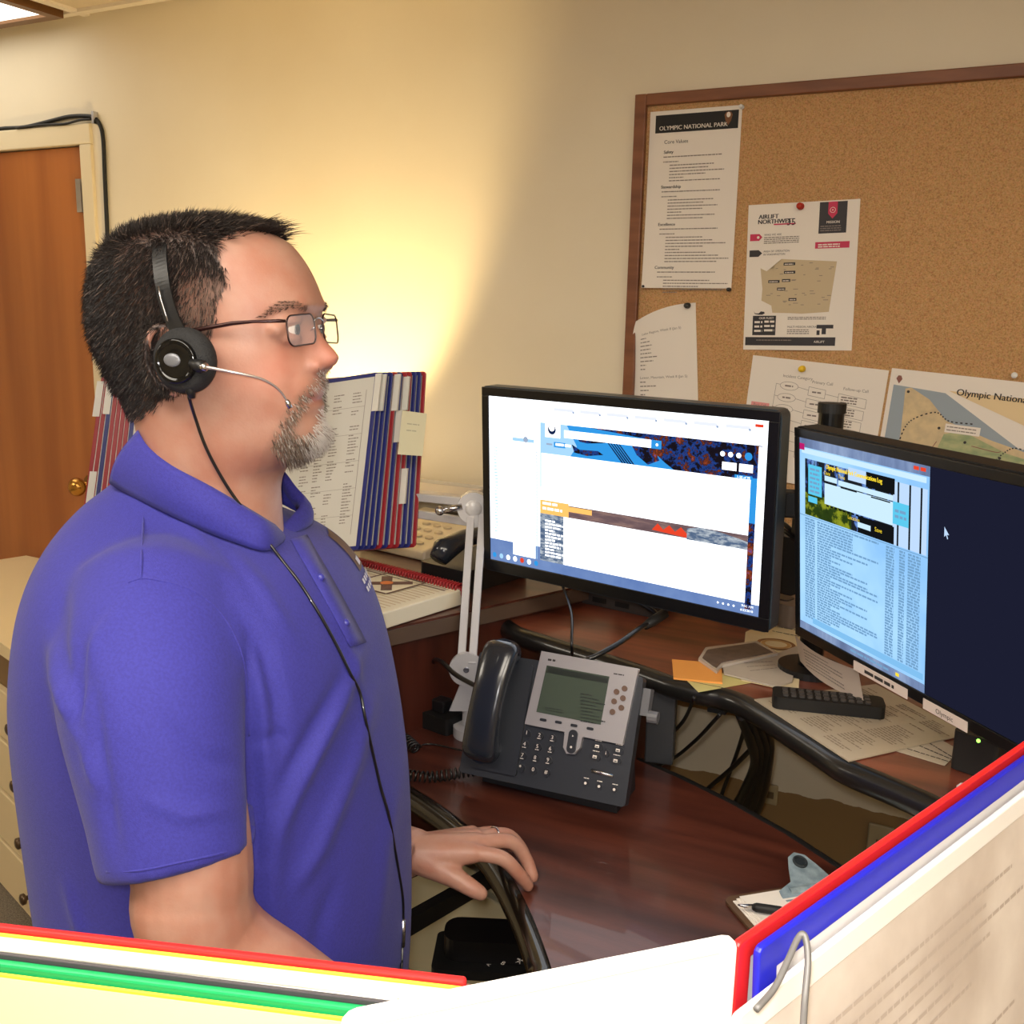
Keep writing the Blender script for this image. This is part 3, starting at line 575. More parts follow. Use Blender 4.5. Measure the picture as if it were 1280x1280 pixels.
def paint1(b, w, h):
    S = 2.1
    W_ = emis('screen_white', (246, 250, 255), S); SKY = emis('screen_sky', (50, 150, 225), 1.1); LB = emis('screen_pale_blue', (160, 205, 240), 1.2)
    LAND = emis_noise('screen_branches', [(0, (14, 10, 16)), (.46, (28, 22, 30)), (.52, (30, 70, 150)), (.57, (60, 34, 26)), (.64, (150, 66, 34)), (.75, (30, 90, 190))], 55, (1, 1, 1), 1.0)
    DARK = emis_noise('screen_sunset', [(0, (60, 50, 60)), (.5, (120, 96, 98)), (.62, (150, 120, 112)), (1, (90, 76, 84))], 20, (1, 1, 8), 1.0)
    ORG = emis('screen_orange', (238, 178, 96), 1.4); RD = emis('screen_red', (220, 66, 40), 1.2); TB = emis_noise('screen_taskbar', [(0, (60, 96, 168)), (1, (150, 176, 220))], 8, (1, 1, 1), 1.0)
    SHORE = emis_noise('screen_shore', [(0, (40, 70, 110)), (.45, (90, 110, 140)), (.6, (180, 190, 200)), (1, (230, 235, 240))], 60, (1, 1, 3), 1.0)
    GR = emis('screen_grey_text', (150, 166, 190), 1.2); NV = emis('screen_navy', (24, 40, 80), 1); PUR = emis('screen_lilac', (196, 200, 236), 1.6)
    ms = [W_, SKY, LB, LAND, DARK, ORG, RD, TB, SHORE, GR, NV, PUR]
    # fractions measured on the screen: u right, v down
    def q(u0, v0, u1, v1, mi, z=0): b.quad(u0*w, (1-v1)*h, u1*w, (1-v0)*h, z, mi)
    def P(u, v): return (u*w, (1-v)*h)
    q(0, 0, 1, 1, 0)
    q(0, .94, 1, 1, 7, .0001); q(.0, .865, .10, .94, 7, .0001); q(.195, .86, .215, .94, 7, .0001)
    q(.10, .0, .19, .25, 2, .00008); q(.102, .0, .188, .23, 0, .00012); b.disc(.155*w, (1-.235)*h, .005, .0002, 9)
    for k in range(28): q(.02, .30+k*.019, .035, .306+k*.019, 2, .0001); q(.198, .30+k*.019, .203, .306+k*.019, 9, .0001)
    q(.2, .02, .203, .94, 2, .0001)
    for k in range(7): q(.27+k*.1, .034+k*.0, .345+k*.1, .052, 11, .0001); b.disc((.345+k*.1)*w, (1-.052)*h, .002, .00015, 9)
    q(.96, .02, .985, .035, 6, .0001)
    # browser picture band
    q(.215, .125, .985, .36, 3, .00015)
    b.poly([P(.215, .125), P(.215, .36), P(.74, .36), P(.66, .16), P(.4, .125)], .0002, 1)
    b.poly([P(.215, .125), P(.215, .5), P(.25, .5), P(.36, .24), P(.32, .125)], .00022, 2)
    # dark boat and tree shapes over the sky
    for pts in (((.34, .23), (.37, .255), (.44, .25), (.46, .268), (.40, .285), (.35, .275)), ((.36, .19), (.45, .18), (.47, .20), (.40, .215), (.37, .21)), ((.56, .19), (.64, .2), (.66, .26), (.62, .29), (.58, .245)), ((.60, .17), (.74, .17), (.8, .3), (.74, .33), (.68, .27))):
        b.poly([P(*p) for p in pts][::-1], .00028, 3)
    for k in range(5): b.poly([P(.47+k*.01, .19), P(.475+k*.01, .19), P(.535+k*.014, .30+k*.008), P(.528+k*.014, .30+k*.008)][::-1], .00027, 10)
    q(.31, .155, .66, .198, 0, .0003); q(.63, .155, .665, .2, 1, .00035); b.disc(.65*w, (1-.178)*h, .0022, .0004, 0)
    q(.235, .125, .295, .205, 0, .0003); b.disc(.262*w, (1-.16)*h, .008, .00035, 10); b.disc(.262*w, (1-.150)*h, .0055, .0004, 0)
    q(.27, .228, .315, .258, 1, .0003); b.words(.277*w, (1-.248)*h, .03, .004, .00036, 0); b.words(.24*w, (1-.25)*h, .012, .003, .0003, 9)
    q(.22, .30, .955, .585, 0, .0004)
    b.poly([P(.30, .225), P(.955, .345), P(.955, .4), P(.22, .4), P(.22, .3), P(.30, .26)][::-1], .00008, 0)
    for u in (.865, .89, .915): b.disc(u*w, (1-.185)*h, .0038, .0004, 0)
    b.disc(.945*w, (1-.185)*h, .0058, .0004, 1)
    q(.865, .225, .91, .265, 0, .00045); q(.918, .225, .96, .265, 0, .00045)
    q(.905, .282, .96, .3, 1, .00045); b.text('1-50 of 95', .912*w, (1-.298)*h, .005, .0005, 0)
    q(.955, .29, .975, .52, 1, .0003); q(.955, .52, .975, .97, 3, .0003); q(.975, .13, 1, .93, 0, .00046)
    # dark mountain strip with a red tree line
    q(.215, .585, .955, .655, 4, .0004); q(.215, .575, .33, .655, 5, .00045); q(.30, .59, .42, .62, 5, .00042)
    b.poly([P(.66+.02*k, .60+.03*(k % 2)) for k in range(9)]+[P(.84, .66), P(.64, .64)], .00046, 6)
    b.poly([P(.76, .60), P(.80, .585), P(.86, .59), P(.93, .61), P(.955, .62), P(.955, .66), P(.76, .66)][::-1], .00048, 8)
    q(.215, .655, .955, .93, 0, .00042); q(.215, .655, .31, .94, 8, .0005); b.words(.225*w, (1-.60)*h, .03, .004, .0005, 0, seed=2); b.words(.225*w, (1-.63)*h, .04, .004, .0005, 0, seed=3)
    for k in range(12): b.words(.236*w, (1-.70-.019*k)*h, .02+.012*((k*5) % 3), .0032, .0006, 0, seed=k)
    for k in range(7): b.disc((.018+k*.03)*w, (1-.967)*h, .0042, .0003, [1, 2, 0, 0, 6, 0, 1][k], ry=.0046)
    for k in range(4): b.disc((.87+k*.017)*w, (1-.968)*h, .0016, .0003, 0)
    b.text('9:06 AM', .945*w, (1-.963)*h, .0055, .0003, 0); b.text('6/22/2018', .942*w, (1-.985)*h, .005, .0003, 0)
    return ms
M1W, M1H = .54, .326
m1f = rectfit((-.573, 1.447, 1.328), -10.5, -2.6)
monitor(m1f, M1W, M1H, 'black monitor left of the pair, its screen glowing white with a blue picture band', paint1, bez=(.0165, .0185, .0165, .022))
def paint2(b, w, h):
    T = emis_noise('log_screen_light_blue', [(0, (118, 172, 232)), (.45, (140, 192, 240)), (.6, (166, 212, 248)), (1, (176, 220, 250))], 3, (1, 1, 1), 1.15)
    NVY = emis('desktop_navy', (30, 32, 52), .9); FOR = emis_noise('screen_forest', [(0, (14, 14, 18)), (.5, (34, 38, 44)), (.54, (70, 100, 170)), (.6, (120, 160, 220)), (.7, (40, 60, 40))], 48, (1, 1, .6), 1.0)
    GRN = emis_noise('screen_moss', [(0, (20, 26, 16)), (.5, (50, 70, 24)), (.6, (150, 160, 40))], 50, (1, 1, 1), .9); CY = emis('screen_cyan', (90, 196, 232), 1.1); YL = emis('screen_yellow', (240, 210, 50), 1.2)
    PL = emis('screen_form_pale', (196, 226, 244), 1.15); TX = emis('screen_text_blue', (118, 164, 204), 1.0); BL = emis('screen_row_blue', (126, 186, 232), 1.1)
    TITLE = emis_noise('screen_titlebar', [(0, (40, 50, 80)), (.5, (120, 140, 180)), (1, (190, 210, 240))], 6, (4, 4, 1), 1.0); MG = emis('screen_magenta', (190, 30, 110), 1.0); SKY2 = emis('screen_cloud', (180, 206, 236), 1.2); RD = emis('screen_red', (220, 66, 40), 1.2); BLK = emis('screen_black', (22, 24, 26), .8)
    ms = [T, NVY, FOR, GRN, CY, YL, PL, TX, BL, TITLE, MG, SKY2, RD, BLK]
    hw = .5
    def q(u0, v0, u1, v1, mi, z=0): b.quad(u0*hw*w, (1-v1)*h, u1*hw*w, (1-v0)*h, z, mi)
    def X(u): return u*hw*w
    def Y(v): return (1-v)*h
    b.quad(0, 0, hw*w, h, 0, 0); b.quad(hw*w, 0, w, h, 0, 1)
    q(0, 0, 1, .045, 9, .0001); q(.02, .05, .98, .075, 6, .00012); q(0, .028, .045, .06, 10, .0002)
    for k in range(3): q(.85+.045*k, .012, .885+.045*k, .028, 12 if k > 0 else 9, .0002)
    q(.05, .1, .99, .385, 2, .0001); q(.05, .27, .45, .385, 3, .00015); q(.76, .1, .99, .385, 11, .00015); q(.56, .09, .77, .16, 13, .00018); q(.5, .305, .77, .385, 13, .00018)
    for u in (.79, .87, .945): q(u, .1, u+.012, .385, 13, .0002)
    q(.42, .09, .56, .15, 11, .00017)
    q(.08, .125, .2, .275, 4, .0002); q(.08, .285, .16, .315, 4, .0002)
    for k in range(6): b.words(X(.095), Y(.152+k*.022), X(.085), .003, .0003, 7, seed=k)
    b.text('Olympic National Park Communications Log', X(.235), Y(.125), .0086, .0003, 5, sx=.74, bold=2)
    b.text('Date', X(.22), Y(.155), .007, .0003, 5); b.text('Time', X(.34), Y(.155), .007, .0003, 5)
    q(.225, .16, .33, .185, 6, .0002); q(.34, .165, .76, .19, 6, .0002)
    q(.225, .195, .76, .3, 6, .0002); q(.225, .192, .33, .197, 13, .00025); q(.36, .195, .49, .2, 13, .00025); q(.60, .197, .74, .203, 13, .00025)
    for k in range(9): q(.24+k*.035, .302, .262+k*.035, .311, 13, .00025)
    q(.76, .19, .87, .29, 4, .0003); b.words(X(.775), Y(.235), X(.08), .0035, .0004, 7, seed=3); b.words(X(.775), Y(.26), X(.08), .0035, .0004, 7, seed=4)
    b.text('Location', X(.42), Y(.335), .007, .0003, 5); q(.5, .335, .6, .36, 6, .0003); b.text('Save', X(.63), Y(.352), .008, .0003, 5)
    q(.0, .39, 1, .394, 7, .0002)
    n = 40; rn = random.Random(5)
    for k in range(n):
        v = .41+k*.0132
        b.words(X(.05), Y(v), X(.09), .0026, .00015, 7, seed=k); b.words(X(.16), Y(v), X(rn.choice((.12, .2, .3, .42, .5, .3))), .0024, .00015, 7, seed=k+50)
        for u, l in ((.715, .06), (.81, .04), (.87, .085)): b.words(X(u), Y(v), X(l), .0026, .00015, 7, seed=k+99)
    q(.12, .915, .99, .945, 8, .0003); q(.0, .96, 1, 1, 9, .0002)
    b.words(X(.45), Y(.985), X(.3), .003, .0003, 7, seed=2); q(.80, .972, .825, .988, 5, .0003)
    b.poly([(X(1.10)+x*.009, Y(.235)+y*.009) for x, y in ((0, 0), (0, -1.3), (.3, -1.0), (.55, -1.5), (.7, -1.4), (.48, -.95), (.85, -.9))][::-1], .0003, 11)
    b.poly([(X(1.10)+x*.009, Y(.235)+y*.009) for x, y in ((0, 0), (0, -1.3), (.3, -1.0), (.55, -1.5), (.7, -1.4), (.48, -.95), (.85, -.9))], .0003, 11)
    return ms
M2W, M2H = .545, .305
m2f = rectfit((-.0897, 1.212, 1.319), -45.1, -5.4)
m2 = monitor(m2f, M2W, M2H, 'black monitor at right, half pale blue log window and half dark navy desktop', paint2, bez=(.0125, .0125, .0145, .0165), silver=False)
# label strips under the right screen
lw = mat('label_white', (214, 198, 188), .6)
def pxm2(x, y): return plane(x, y, m2f.o, m2f.Z)
for (a, c, tx, l) in (((1069, 831), (1136, 873), 'NETS - WebEOC', 'white printed label strip stuck under the pale blue half of the right monitor'), ((1156, 877), (1211, 914), 'Olympic', 'white label strip reading Olympic under the navy half of the right monitor')):
    A = pxm2(*a)-m2f.o; B = pxm2(*c)-m2f.o; x0, x1 = np.dot(A, m2f.X), np.dot(B, m2f.X); yb = -M2H/2-.001
    b = MB(m2f); b.box(x0, yb-.0, .0018, x1, yb+.013, .0026, 0); (b.text(tx, x0+(x1-x0)*.3, yb+.0035, .0085, .0029, 1) if tx == 'Olympic' else b.words(x0+(x1-x0)*.22, yb+.004, (x1-x0)*.55, .0045, .0029, 1))
    tag(b.build('label_strip', [lw, INK]), l, 'label')
# paper hanging off the lower left of monitor 2
# pole carrying both monitors
pz = zp(1010, 845, SZ); PX, PY = pz[0]-.002, pz[1]+.022
po = thing('monitor_pole', 'black steel pole with arms carrying both monitors on the riser shelf', 'monitor stand', (PX, PY, SZ))
b = MB(); b.cyl(PX, PY, .019, SZ+.012, 1.475, 0, 28); b.build('pole', [mat('black_steel', (20, 20, 21), .3, .4)], po)
b = MB(); b.cyl(PX, PY, .021, 1.475, 1.49, 0, 28); b.build('cap', [BLACKM], po, bevel=.003)
b = MB(); b.cyl(PX, PY, .05, SZ+.0005, SZ+.012, 0, 32); b.build('base', [BLACK], po, bevel=.002)
for m_f, dep, nm in ((m1f, .052, 'arm'), (m2f, .052, 'arm')):
    b = MB(); tgt = m_f.pt(0, 0, -dep-.012); st = V3(PX, PY, tgt[2]); d_ = tgt-st; L_ = np.linalg.norm(d_); d_ /= L_; s_ = np.cross((0, 0, 1), d_); fr = Fr(st, d_, s_)
    b.box(0, -.018, -.02, L_, .018, .02, 0, fr); b.box(-.035, -.035, -.045, .035, .035, .045, 0, fr); ff = m_f.sub(0, 0, -dep); b.box(-.05, -.05, -.012, .05, .05, .0, 0, ff)
    b.build(nm, [BLACKM], po, bevel=.003)
for k, off in enumerate((0, .012)):
    cable([at(965, 648+k*9, 1.66), at(980, 655+k*8, 1.62), at(995, 668+k*6, 1.60), at(1010, 675+k*6, 1.6)], .004, ('upper' if k == 0 else 'lower')+' black cable looped between the two monitors')
q = at(983, 700, 1.72); b = MB(rectfit(q, -20, 0)); b.rrect(-.035, -.055, .035, .045, .012, -.03, .02)
b.build('cable_box', [BLACKM], po, bevel=.004)
q = zp(975, 778, SZ)
b = MB(Fr((q[0]-.02, q[1]+.03, SZ), (math.cos(-.35), math.sin(-.35), 0), (math.sin(.35), math.cos(.35), 0))); b.rrect(-.09, -.05, .07, .06, .01, .0005, .045, 0); t = thing('network_box', 'grey desktop box with a raised latch behind the monitors on the riser shelf', 'electronics', (q[0], q[1], SZ))
gm = mat('warm_grey_plastic', (110, 98, 90), .45); b.build('case', [gm], t, bevel=.004)
b = MB(b.fr); b.rrect(-.0, -.03, .045, .0, .008, .045, .0475, 0); b.build('latch', [mat('dark_grey_plastic', (62, 56, 54), .4)], t)
# grey tray under monitor 1
q = zp(700, 752, SZ); tf = Fr((q[0], q[1]+.02, SZ), (math.cos(R_(-8)), math.sin(R_(-8)), 0), (math.sin(R_(8)), math.cos(R_(8)), 0))
t = thing('docking_station', 'flat dark grey device with ports under the bright left monitor', 'electronics', (q[0], q[1], SZ))
b = MB(tf); b.rrect(-.10, -.0, .20, .10, .008, .0005, .026, 0); b.build('case', [mat('dark_case', (66, 60, 58), .5)], t, bevel=.002)
b = MB(tf)
for k in range(5): b.box(-.085+k*.05, -.0012, .008, -.055+k*.05, .0, .018)
b.build('port', [BLACKM], t)
# ------------------------------------------------------------------ office phone
pf = rectfit((-.588, 1.258, 1.0105), 2.5, 23, 1.2); PW, PH = .265, .196
ph = thing('desk_phone', 'dark grey office phone with a silver display panel and keypad on the console desk', 'phone', (-.588, 1.25, DZ_))
hbody = mat('phone_charcoal', (44, 47, 54), .38); sil = mat('phone_silver', (176, 172, 174), .32, .35); 
def body_prism(fr, pts, d0, d1, mi=0):   # side profile block between face and desk
    pass
b = MB(pf); b.prism(rr(-PW/2, -PH/2+.011, PW/2, PH/2, .006), -.022, -.004, 0)
for s in (-1, 1):      # wedge under the face
    pass
b.build('body', [hbody], ph, bevel=.003)
# foot stand reaching the desk
b = MB(); z0 = DZ_+.0008
fb = pf.pt(0, -PH/2+.004, -.012); bk = pf.pt(0, PH/2-.05, -.022); X = V3(math.cos(R_(2.5)), math.sin(R_(2.5)), 0); Yd = V3(-math.sin(R_(2.5)), math.cos(R_(2.5)), 0)
sfm = Fr((fb[0], fb[1], z0), X, Yd); zz = fb[2]-z0; zb = bk[2]-z0
prof = [(.030, 0), (.115, 0), (.085, zb), (.055, zb), (.030, zz+.05)]
vs = [(-.11, y, z) for y, z in prof]+[(.11, y, z) for y, z in prof]; n = 5
b.add(vs, [tuple(range(n)), tuple(range(2*n-1, n-1, -1))]+[((i+1) % n, i, n+i, n+(i+1) % n) for i in range(n)], 0, sfm); b.build('foot_stand', [mat('phone_foot', (34, 36, 40), .5)], ph)
FX = lambda px, py: ((lambda v: (np.dot(v, pf.X), np.dot(v, pf.Y)))(plane(px, py, pf.o, pf.Z)-pf.o))
b = MB(pf); c_ = [FX(*q) for q in ((678, 814), (799, 836), (779, 931), (729, 921), (726, 935), (718, 943), (709, 942), (705, 934), (707, 915), (657, 905))]
b.prism(c_[::-1], -.0035, .004, 0); b.build('display_panel', [sil], ph, bevel=.0035, seg=3)
b = MB(pf); o = FX(771, 880)
cs = [FX(*q) for q in ((685, 832), (763, 846), (752, 906), (672, 890))]; b.prism(cs[::-1], .0042, .0052, 0)
cs = [FX(*q) for q in ((687, 834), (762, 848), (761, 855), (685, 841))]; b.poly(cs[::-1], .0056, 1)
for k in range(9):
    q = FX(727, 868+k*4.2); b.words(q[0], q[1], .038*(.5+.5*((k*7) % 5)/4), .0016, .0056, 1, seed=k)
for k in range(2): q = FX(683, 889+k*3-4); b.words(q[0], q[1], .03, .0014, .0056, 1, seed=k+5)
b.build('display', [mat('lcd_green', (74, 84, 72), .18), mat('lcd_dark', (40, 46, 40), .3)], ph)
q = FX(686, 826); b = MB(pf); b.words(q[0], q[1], .014, .003, .0046, 0, seed=4); q = FX(768, 843); b.words(q[0], q[1], .016, .0016, .0046, 0, seed=6); b.build('maker_mark', [INK], ph)
dark = mat('key_dark', (40, 42, 48), .35); brk = mat('key_bronze', (112, 88, 74), .35, .3)
for x, y in ((782, 861), (772, 865), (780, 873), (769, 877), (778, 885), (767, 890)):
    q = FX(x, y); b = MB(pf); b.cyl(q[0], q[1], .0042, .004, .0062, 0, 16); b.build('line_button', [brk], ph, bevel=.0008)
for x, y in ((680.5, 900), (699.5, 903), (719, 907), (739, 911)):
    q = FX(x, y); b = MB(pf); b.rrect(q[0]-.0052, q[1]-.002, q[0]+.0052, q[1]+.002, .0018, .004, .0058); b.build('soft_key', [dark], ph)
q = FX(717, 927); b = MB(pf); b.rrect(q[0]-.0068, q[1]-.017, q[0]+.0068, q[1]+.017, .0065, .004, .0075); b.build('rocker_key', [dark], ph)
b = MB(pf)
for dy in (-.008, .008): b.disc(q[0], q[1]+dy, .0018, .0077, 0, 3 if dy > 0 else 8)
b.build('rocker_arrows', [WHITE], ph)
KX = [(658, 917), (674, 920), (690, 923)]; KD = [(-2.7, 14), (-5.5, 28), (-8, 43)]
for r_ in range(4):
    for c in range(3):
        dx, dy = (0, 0) if r_ == 0 else KD[r_-1]; q = FX(KX[c][0]+dx, KX[c][1]+dy); k = MB(pf); k.disc(q[0], q[1], .0062, -.0038, 0, 20, ry=.0062)
        k.cyl(q[0], q[1], .0062, -.004, -.0012, 0, 20); s = '123456789*0#'[r_*3+c]; k.text(s, q[0]-.0024, q[1]-.0012, .0080, -.0009, 1, bold=1)
        if s in '23456789': k.words(q[0]-.003, q[1]-.0042, .006, .0012, -.0009, 1, seed=r_)
        k.build('number_key', [dark, WHITE], ph)
for (x, y, tx) in ((746, 933, 'w'), (772, 938, 'b'), (743, 946, 'g'), (769, 951, 's'), (757, 941.5, 'i')):
    q = FX(x, y); k = MB(pf)
    if tx == 'i': k.cyl(q[0], q[1], .0052, -.004, -.0008, 0, 20); k.text('i', q[0]-.0008, q[1]-.002, .007, -.0004, 1, bold=1)
    else:
        k.rrect(q[0]-.0085, q[1]-.0048, q[0]+.0085, q[1]+.0048, .004, -.004, -.0012); k.box(q[0]-.003, q[1]-.002, -.0012, q[0]+.003, q[1]+.0022, -.0009, 1); k.quad(q[0]-.002, q[1]-.0012, q[0]+.002, q[1]+.0002, -.0006, 0); k.words(q[0]-.005, q[1]+.0075, .010, .0012, -.0038, 1, seed=x)
    k.build('function_key', [dark, WHITE], ph)
a_, c2_ = FX(739, 963), FX(766, 970); k = MB(pf); k.tube([(a_[0], a_[1], -.002), (c2_[0], c2_[1], -.002)], .0028, 10); k.build('volume_bar', [STEEL], ph, smooth=True)
q = FX(749, 959); 
for x, y in ((731, 979), (748, 983), (767, 987)):
    q = FX(x, y); k = MB(pf); k.cyl(q[0], q[1], .0052, -.004, -.0025, 0, 18); k.disc(q[0], q[1], .002, -.0022, 1); k.words(q[0]-.004, q[1]+.0065, .008, .0012, -.0038, 1, seed=x); k.build('audio_key', [dark, WHITE], ph)
# adjuster on the right side
q0, q1 = FX(803, 870), FX(806, 895); b = MB(pf); b.box(q0[0]-.004, q1[1]-.0, -.03, q0[0]+.008, q0[1]+.012, -.012); b.tube([(q1[0]+.0, q1[1], -.018), (q1[0]+.015, q1[1], -.018)], .009, 12); b.build('tilt_adjuster', [mat('grey_plastic', (104, 104, 108), .4)], ph)
# handset
t0, t1 = FX(639, 806), FX(606, 950)
hp = []
n_ = 15; rows = []
Hs = np.array([t1[0]+.002, t1[1]-.002]); He = np.array([t0[0], t0[1]+.004])
ax = (He-Hs); HL = np.linalg.norm(ax); ax /= HL; px_ = V3(ax[1], -ax[0])if False else np.array([ax[1], -ax[0]])
for i in range(25):
    u = i/24; c = Hs+ax*HL*u
    arch = .026+.017*math.sin(math.pi*u); wd = .0300-.0040*math.sin(math.pi*u); th = .013+.004*abs(2*u-1)
    e = min(1, (min(u, 1-u)/.07))**.5 if min(u, 1-u) < .07 else 1
    ring = []
    for j in range(16):
        a = 2*math.pi*j/16; ca, sa = math.cos(a), math.sin(a); ca = math.copysign(abs(ca)**.7, ca); sa = math.copysign(abs(sa)**.7, sa)
        ring.append((c[0]+px_[0]*wd*ca*(.55+.45*e), c[1]+px_[1]*wd*ca*(.55+.45*e), arch+th*sa*(.4+.6*e)))
    rows.append(ring)
hb = mat('handset_blue_black', (34, 38, 46), .22, coat=.3)
b = MB(pf); b.grid(rows, 0, True, True)
hs = b.build('handset', [hb], ph, smooth=True, sub=1)
for u, nm in ((.1, 'mouthpiece'), (.9, 'earpiece')):
    c = Hs+ax*HL*u; b = MB(pf); b.cyl(c[0], c[1], .021, .002, .026, 0, 24); b.build(nm, [hb], hs, bevel=.003)
b = MB(pf); c = Hs; b.rrect(c[0]-.030, c[1]-.012, c[0]+.052, c[1]+HL-.03, .004, -.004, .002, 0); b.build('cradle', [hbody], ph, bevel=.001)
# coiled cord from the handset towards the man
def coil(pts, R0, pitch, r, label, name='coiled_cord'):
    S = spline(pts, 24); d = np.linalg.norm(np.diff(S, axis=0), axis=1); L = np.r_[0, np.cumsum(d)]; N = int(L[-1]/pitch*10)
    t = np.linspace(0, L[-1], N); c = np.stack([np.interp(t, L, S[:, k]) for k in range(3)], 1); T = np.gradient(c, axis=0); T /= np.linalg.norm(T, axis=1)[:, None]
    up = V3(0, 0, 1); s_ = np.cross(T, up); s_ /= np.linalg.norm(s_, axis=1)[:, None]; u_ = np.cross(s_, T); a = t/pitch*2*math.pi
    b = MB(); b.tube(c+R0*(np.cos(a)[:, None]*s_+np.sin(a)[:, None]*u_), r, 6); return tag(b.build(name, [cabm], smooth=True), label, 'cord')
coil([zp(600, 962, DZ_+.020), zp(575, 966, DZ_+.012), zp(540, 971, DZ_+.0105), zp(508, 968, DZ_+.0105), zp(492, 962, DZ_+.0105)], .0078, .0075, .0017, 'black coiled cord running left from the grey phone handset on the desk')
coil([zp(520, 936, DZ_+.010), zp(508, 925, DZ_+.010), zp(498, 922, DZ_+.010), zp(490, 918, DZ_+.010)], .0085, .0085, .0019, 'short black coiled cord end beside the man above the longer coil')
cable([zp(518, 936, DZ_+.004), zp(535, 930, DZ_+.003), zp(560, 934, DZ_+.003), zp(582, 939, DZ_+.003)], .0016, 'thin straight cord joining the short coil to the grey phone')
# black strip / adapter behind the coil
q = zp(549, 908, DZ_); af = Fr((q[0], q[1], DZ_), (math.cos(R_(-10)), math.sin(R_(-10)), 0), (math.sin(R_(10)), math.cos(R_(10)), 0))
t = thing('power_adapter', 'black adapter block with a tall plug beside the lamp foot on the console desk', 'adapter', (q[0], q[1], DZ_))
b = MB(af); b.rrect(-.055, -.025, .04, .03, .006, .0008, .03); b.build('case', [BLACKM], t, bevel=.003)
b = MB(af); b.box(-.01, -.01, .03, .018, .016, .052); b.build('plug', [BLACK], t, bevel=.003)
cable([af.pt(-.05, 0, .012), af.pt(-.075, -.01, .006), af.pt(-.11, 0, .005), af.pt(-.16, .02, .005)], .0035, 'black lead running left from the adapter block on the desk')
cable([af.pt(-.02, .012, .033), af.pt(-.03, .015, .07), af.pt(-.015, .0, .115), af.pt(.03, -.03, .135), af.pt(.08, -.05, .13), af.pt(.13, -.05, .12)], .004, 'black lead arching from the adapter block behind the grey handset')
# cable from monitor 1
cable([m1f.pt(.0, -M1H/2+.0, -.02)+V3(0.02, 0, -.0), at(822, 770, 1.60), at(800, 785, 1.565), at(775, 803, 1.54), at(745, 820, 1.52), at(728, 828, 1.53), at(715, 850, 1.60)], .0042, 'black video cable hanging from under the bright monitor over the shelf edge')
b = MB(); b.tube([at(832, 766, 1.595), at(815, 777, 1.585), at(806, 783, 1.575)], [.008, .0085, .006], 10); tag(b.build('cable_plug', [BLACKM], smooth=True), 'black moulded cable plug just under the bright monitor', 'plug')
cable([m1f.pt(-.115, -M1H/2+.002, -.02), at(714, 765, 1.60), at(714.5, 800, 1.55), at(715, 818, 1.56), at(716, 850, 1.62)], .0024, 'thin straight black cable dropping from the bright monitor behind the grey phone')
# ------------------------------------------------------------------ desk lamp
lampw = mat('lamp_grey_white', (190, 188, 190), .4)
joint = at(592, 634, 1.81); low = at(583, 836, 1.69)
lp = thing('desk_lamp', 'pale grey double arm desk lamp, round elbow joint beside the bright monitor', 'lamp', (low[0], low[1], DZ_))
b = MB(); b.cyl(low[0]+.01, low[1]+.012, .036, DZ_+.0006, DZ_+.018, 0, 32); b.tube([(low[0], low[1]+.012, DZ_+.018), (low[0], low[1]+.012, DZ_+.06)], .012, 14); b.build('base', [lampw], lp, bevel=.003)
jf = Fr(low, RT, (0, 0, 1)); b = MB(jf); b.cyl(0, 0, .029, -.004, .006, 0, 32); b.build('lower_bracket', [lampw], lp, bevel=.001)
b = MB(jf); b.prism([(-.012, -.03), (.02, -.012), (.03, -.075), (-.03, -.075)][::-1], -.003, .003, 0); b.build('bracket_plate', [lampw], lp)
b = MB(jf); b.disc(0, 0, .005, .0066, 0); b.cyl(0, 0, .0045, .006, .009, 0, 12); b.build('screw', [STEEL], lp)
for s, (a, c) in enumerate(((at(577, 822, 1.70), at(588, 655, 1.80)), (at(591, 822, 1.69), at(603, 652, 1.79)))):
    d_ = c-a; L_ = np.linalg.norm(d_); fr = Fr(a, d_, RT); b = MB(fr); b.box(-.012, -.0068, -.006, L_+.012, .0068, .006); b.build('lower_arm', [lampw], lp, bevel=.0015)
jr = Fr(joint, RT, (0, 0, 1)); b = MB(jr); b.cyl(0, 0, .029, -.012, .012, 0, 36); b.tube([(0, -.012, 0), (.004, -.035, 0)], .016, 14); b.blob((0, 0, .010), (.016, .016, .009), 16)
b.build('elbow_joint', [mat('lamp_translucent_joint', (206, 204, 204), .25, coat=.4)], lp, bevel=.002, smooth=False)
lh = at(318, 590, 2.14)
for s, dz in enumerate((.008, -.028)):
    a = joint+V3(-.012, 0, dz); c = lh+V3(.09, -.01, dz*.6-.02); d_ = c-a; L_ = np.linalg.norm(d_); fr = Fr(a, d_, (0, 0, 1)); b = MB(fr); b.box(-.002, -.0075, -.005, L_, .0075, .005); b.build('upper_arm', [lampw], lp, bevel=.0015)
b = MB(jr); b.tube([(-.02, .004, .012), (-.055, -.004, .012)], .006, 10); b.blob((-.06, -.004, .012), (.009, .009, .009), 14); b.build('tension_knob', [STEEL], lp, smooth=True)
aim = wp(385, 330, WALL); ld = aim-lh; ld /= np.linalg.norm(ld); lx = np.cross(ld, (0, 0, 1)); lf = Fr(lh, lx, np.cross(ld, lx)*-1)
if np.dot(lf.Z, ld) < 0: lf = Fr(lh, lx, np.cross(ld, lx))
rows = []
for z, r in ((-.085, .02), (-.08, .032), (-.05, .045), (.0, .068), (.012, .072), (.012, .069), (.0, .064), (-.05, .041), (-.078, .028)):
    rows.append([(r*math.cos(2*math.pi*j/32), r*math.sin(2*math.pi*j/32), z) for j in range(32)])
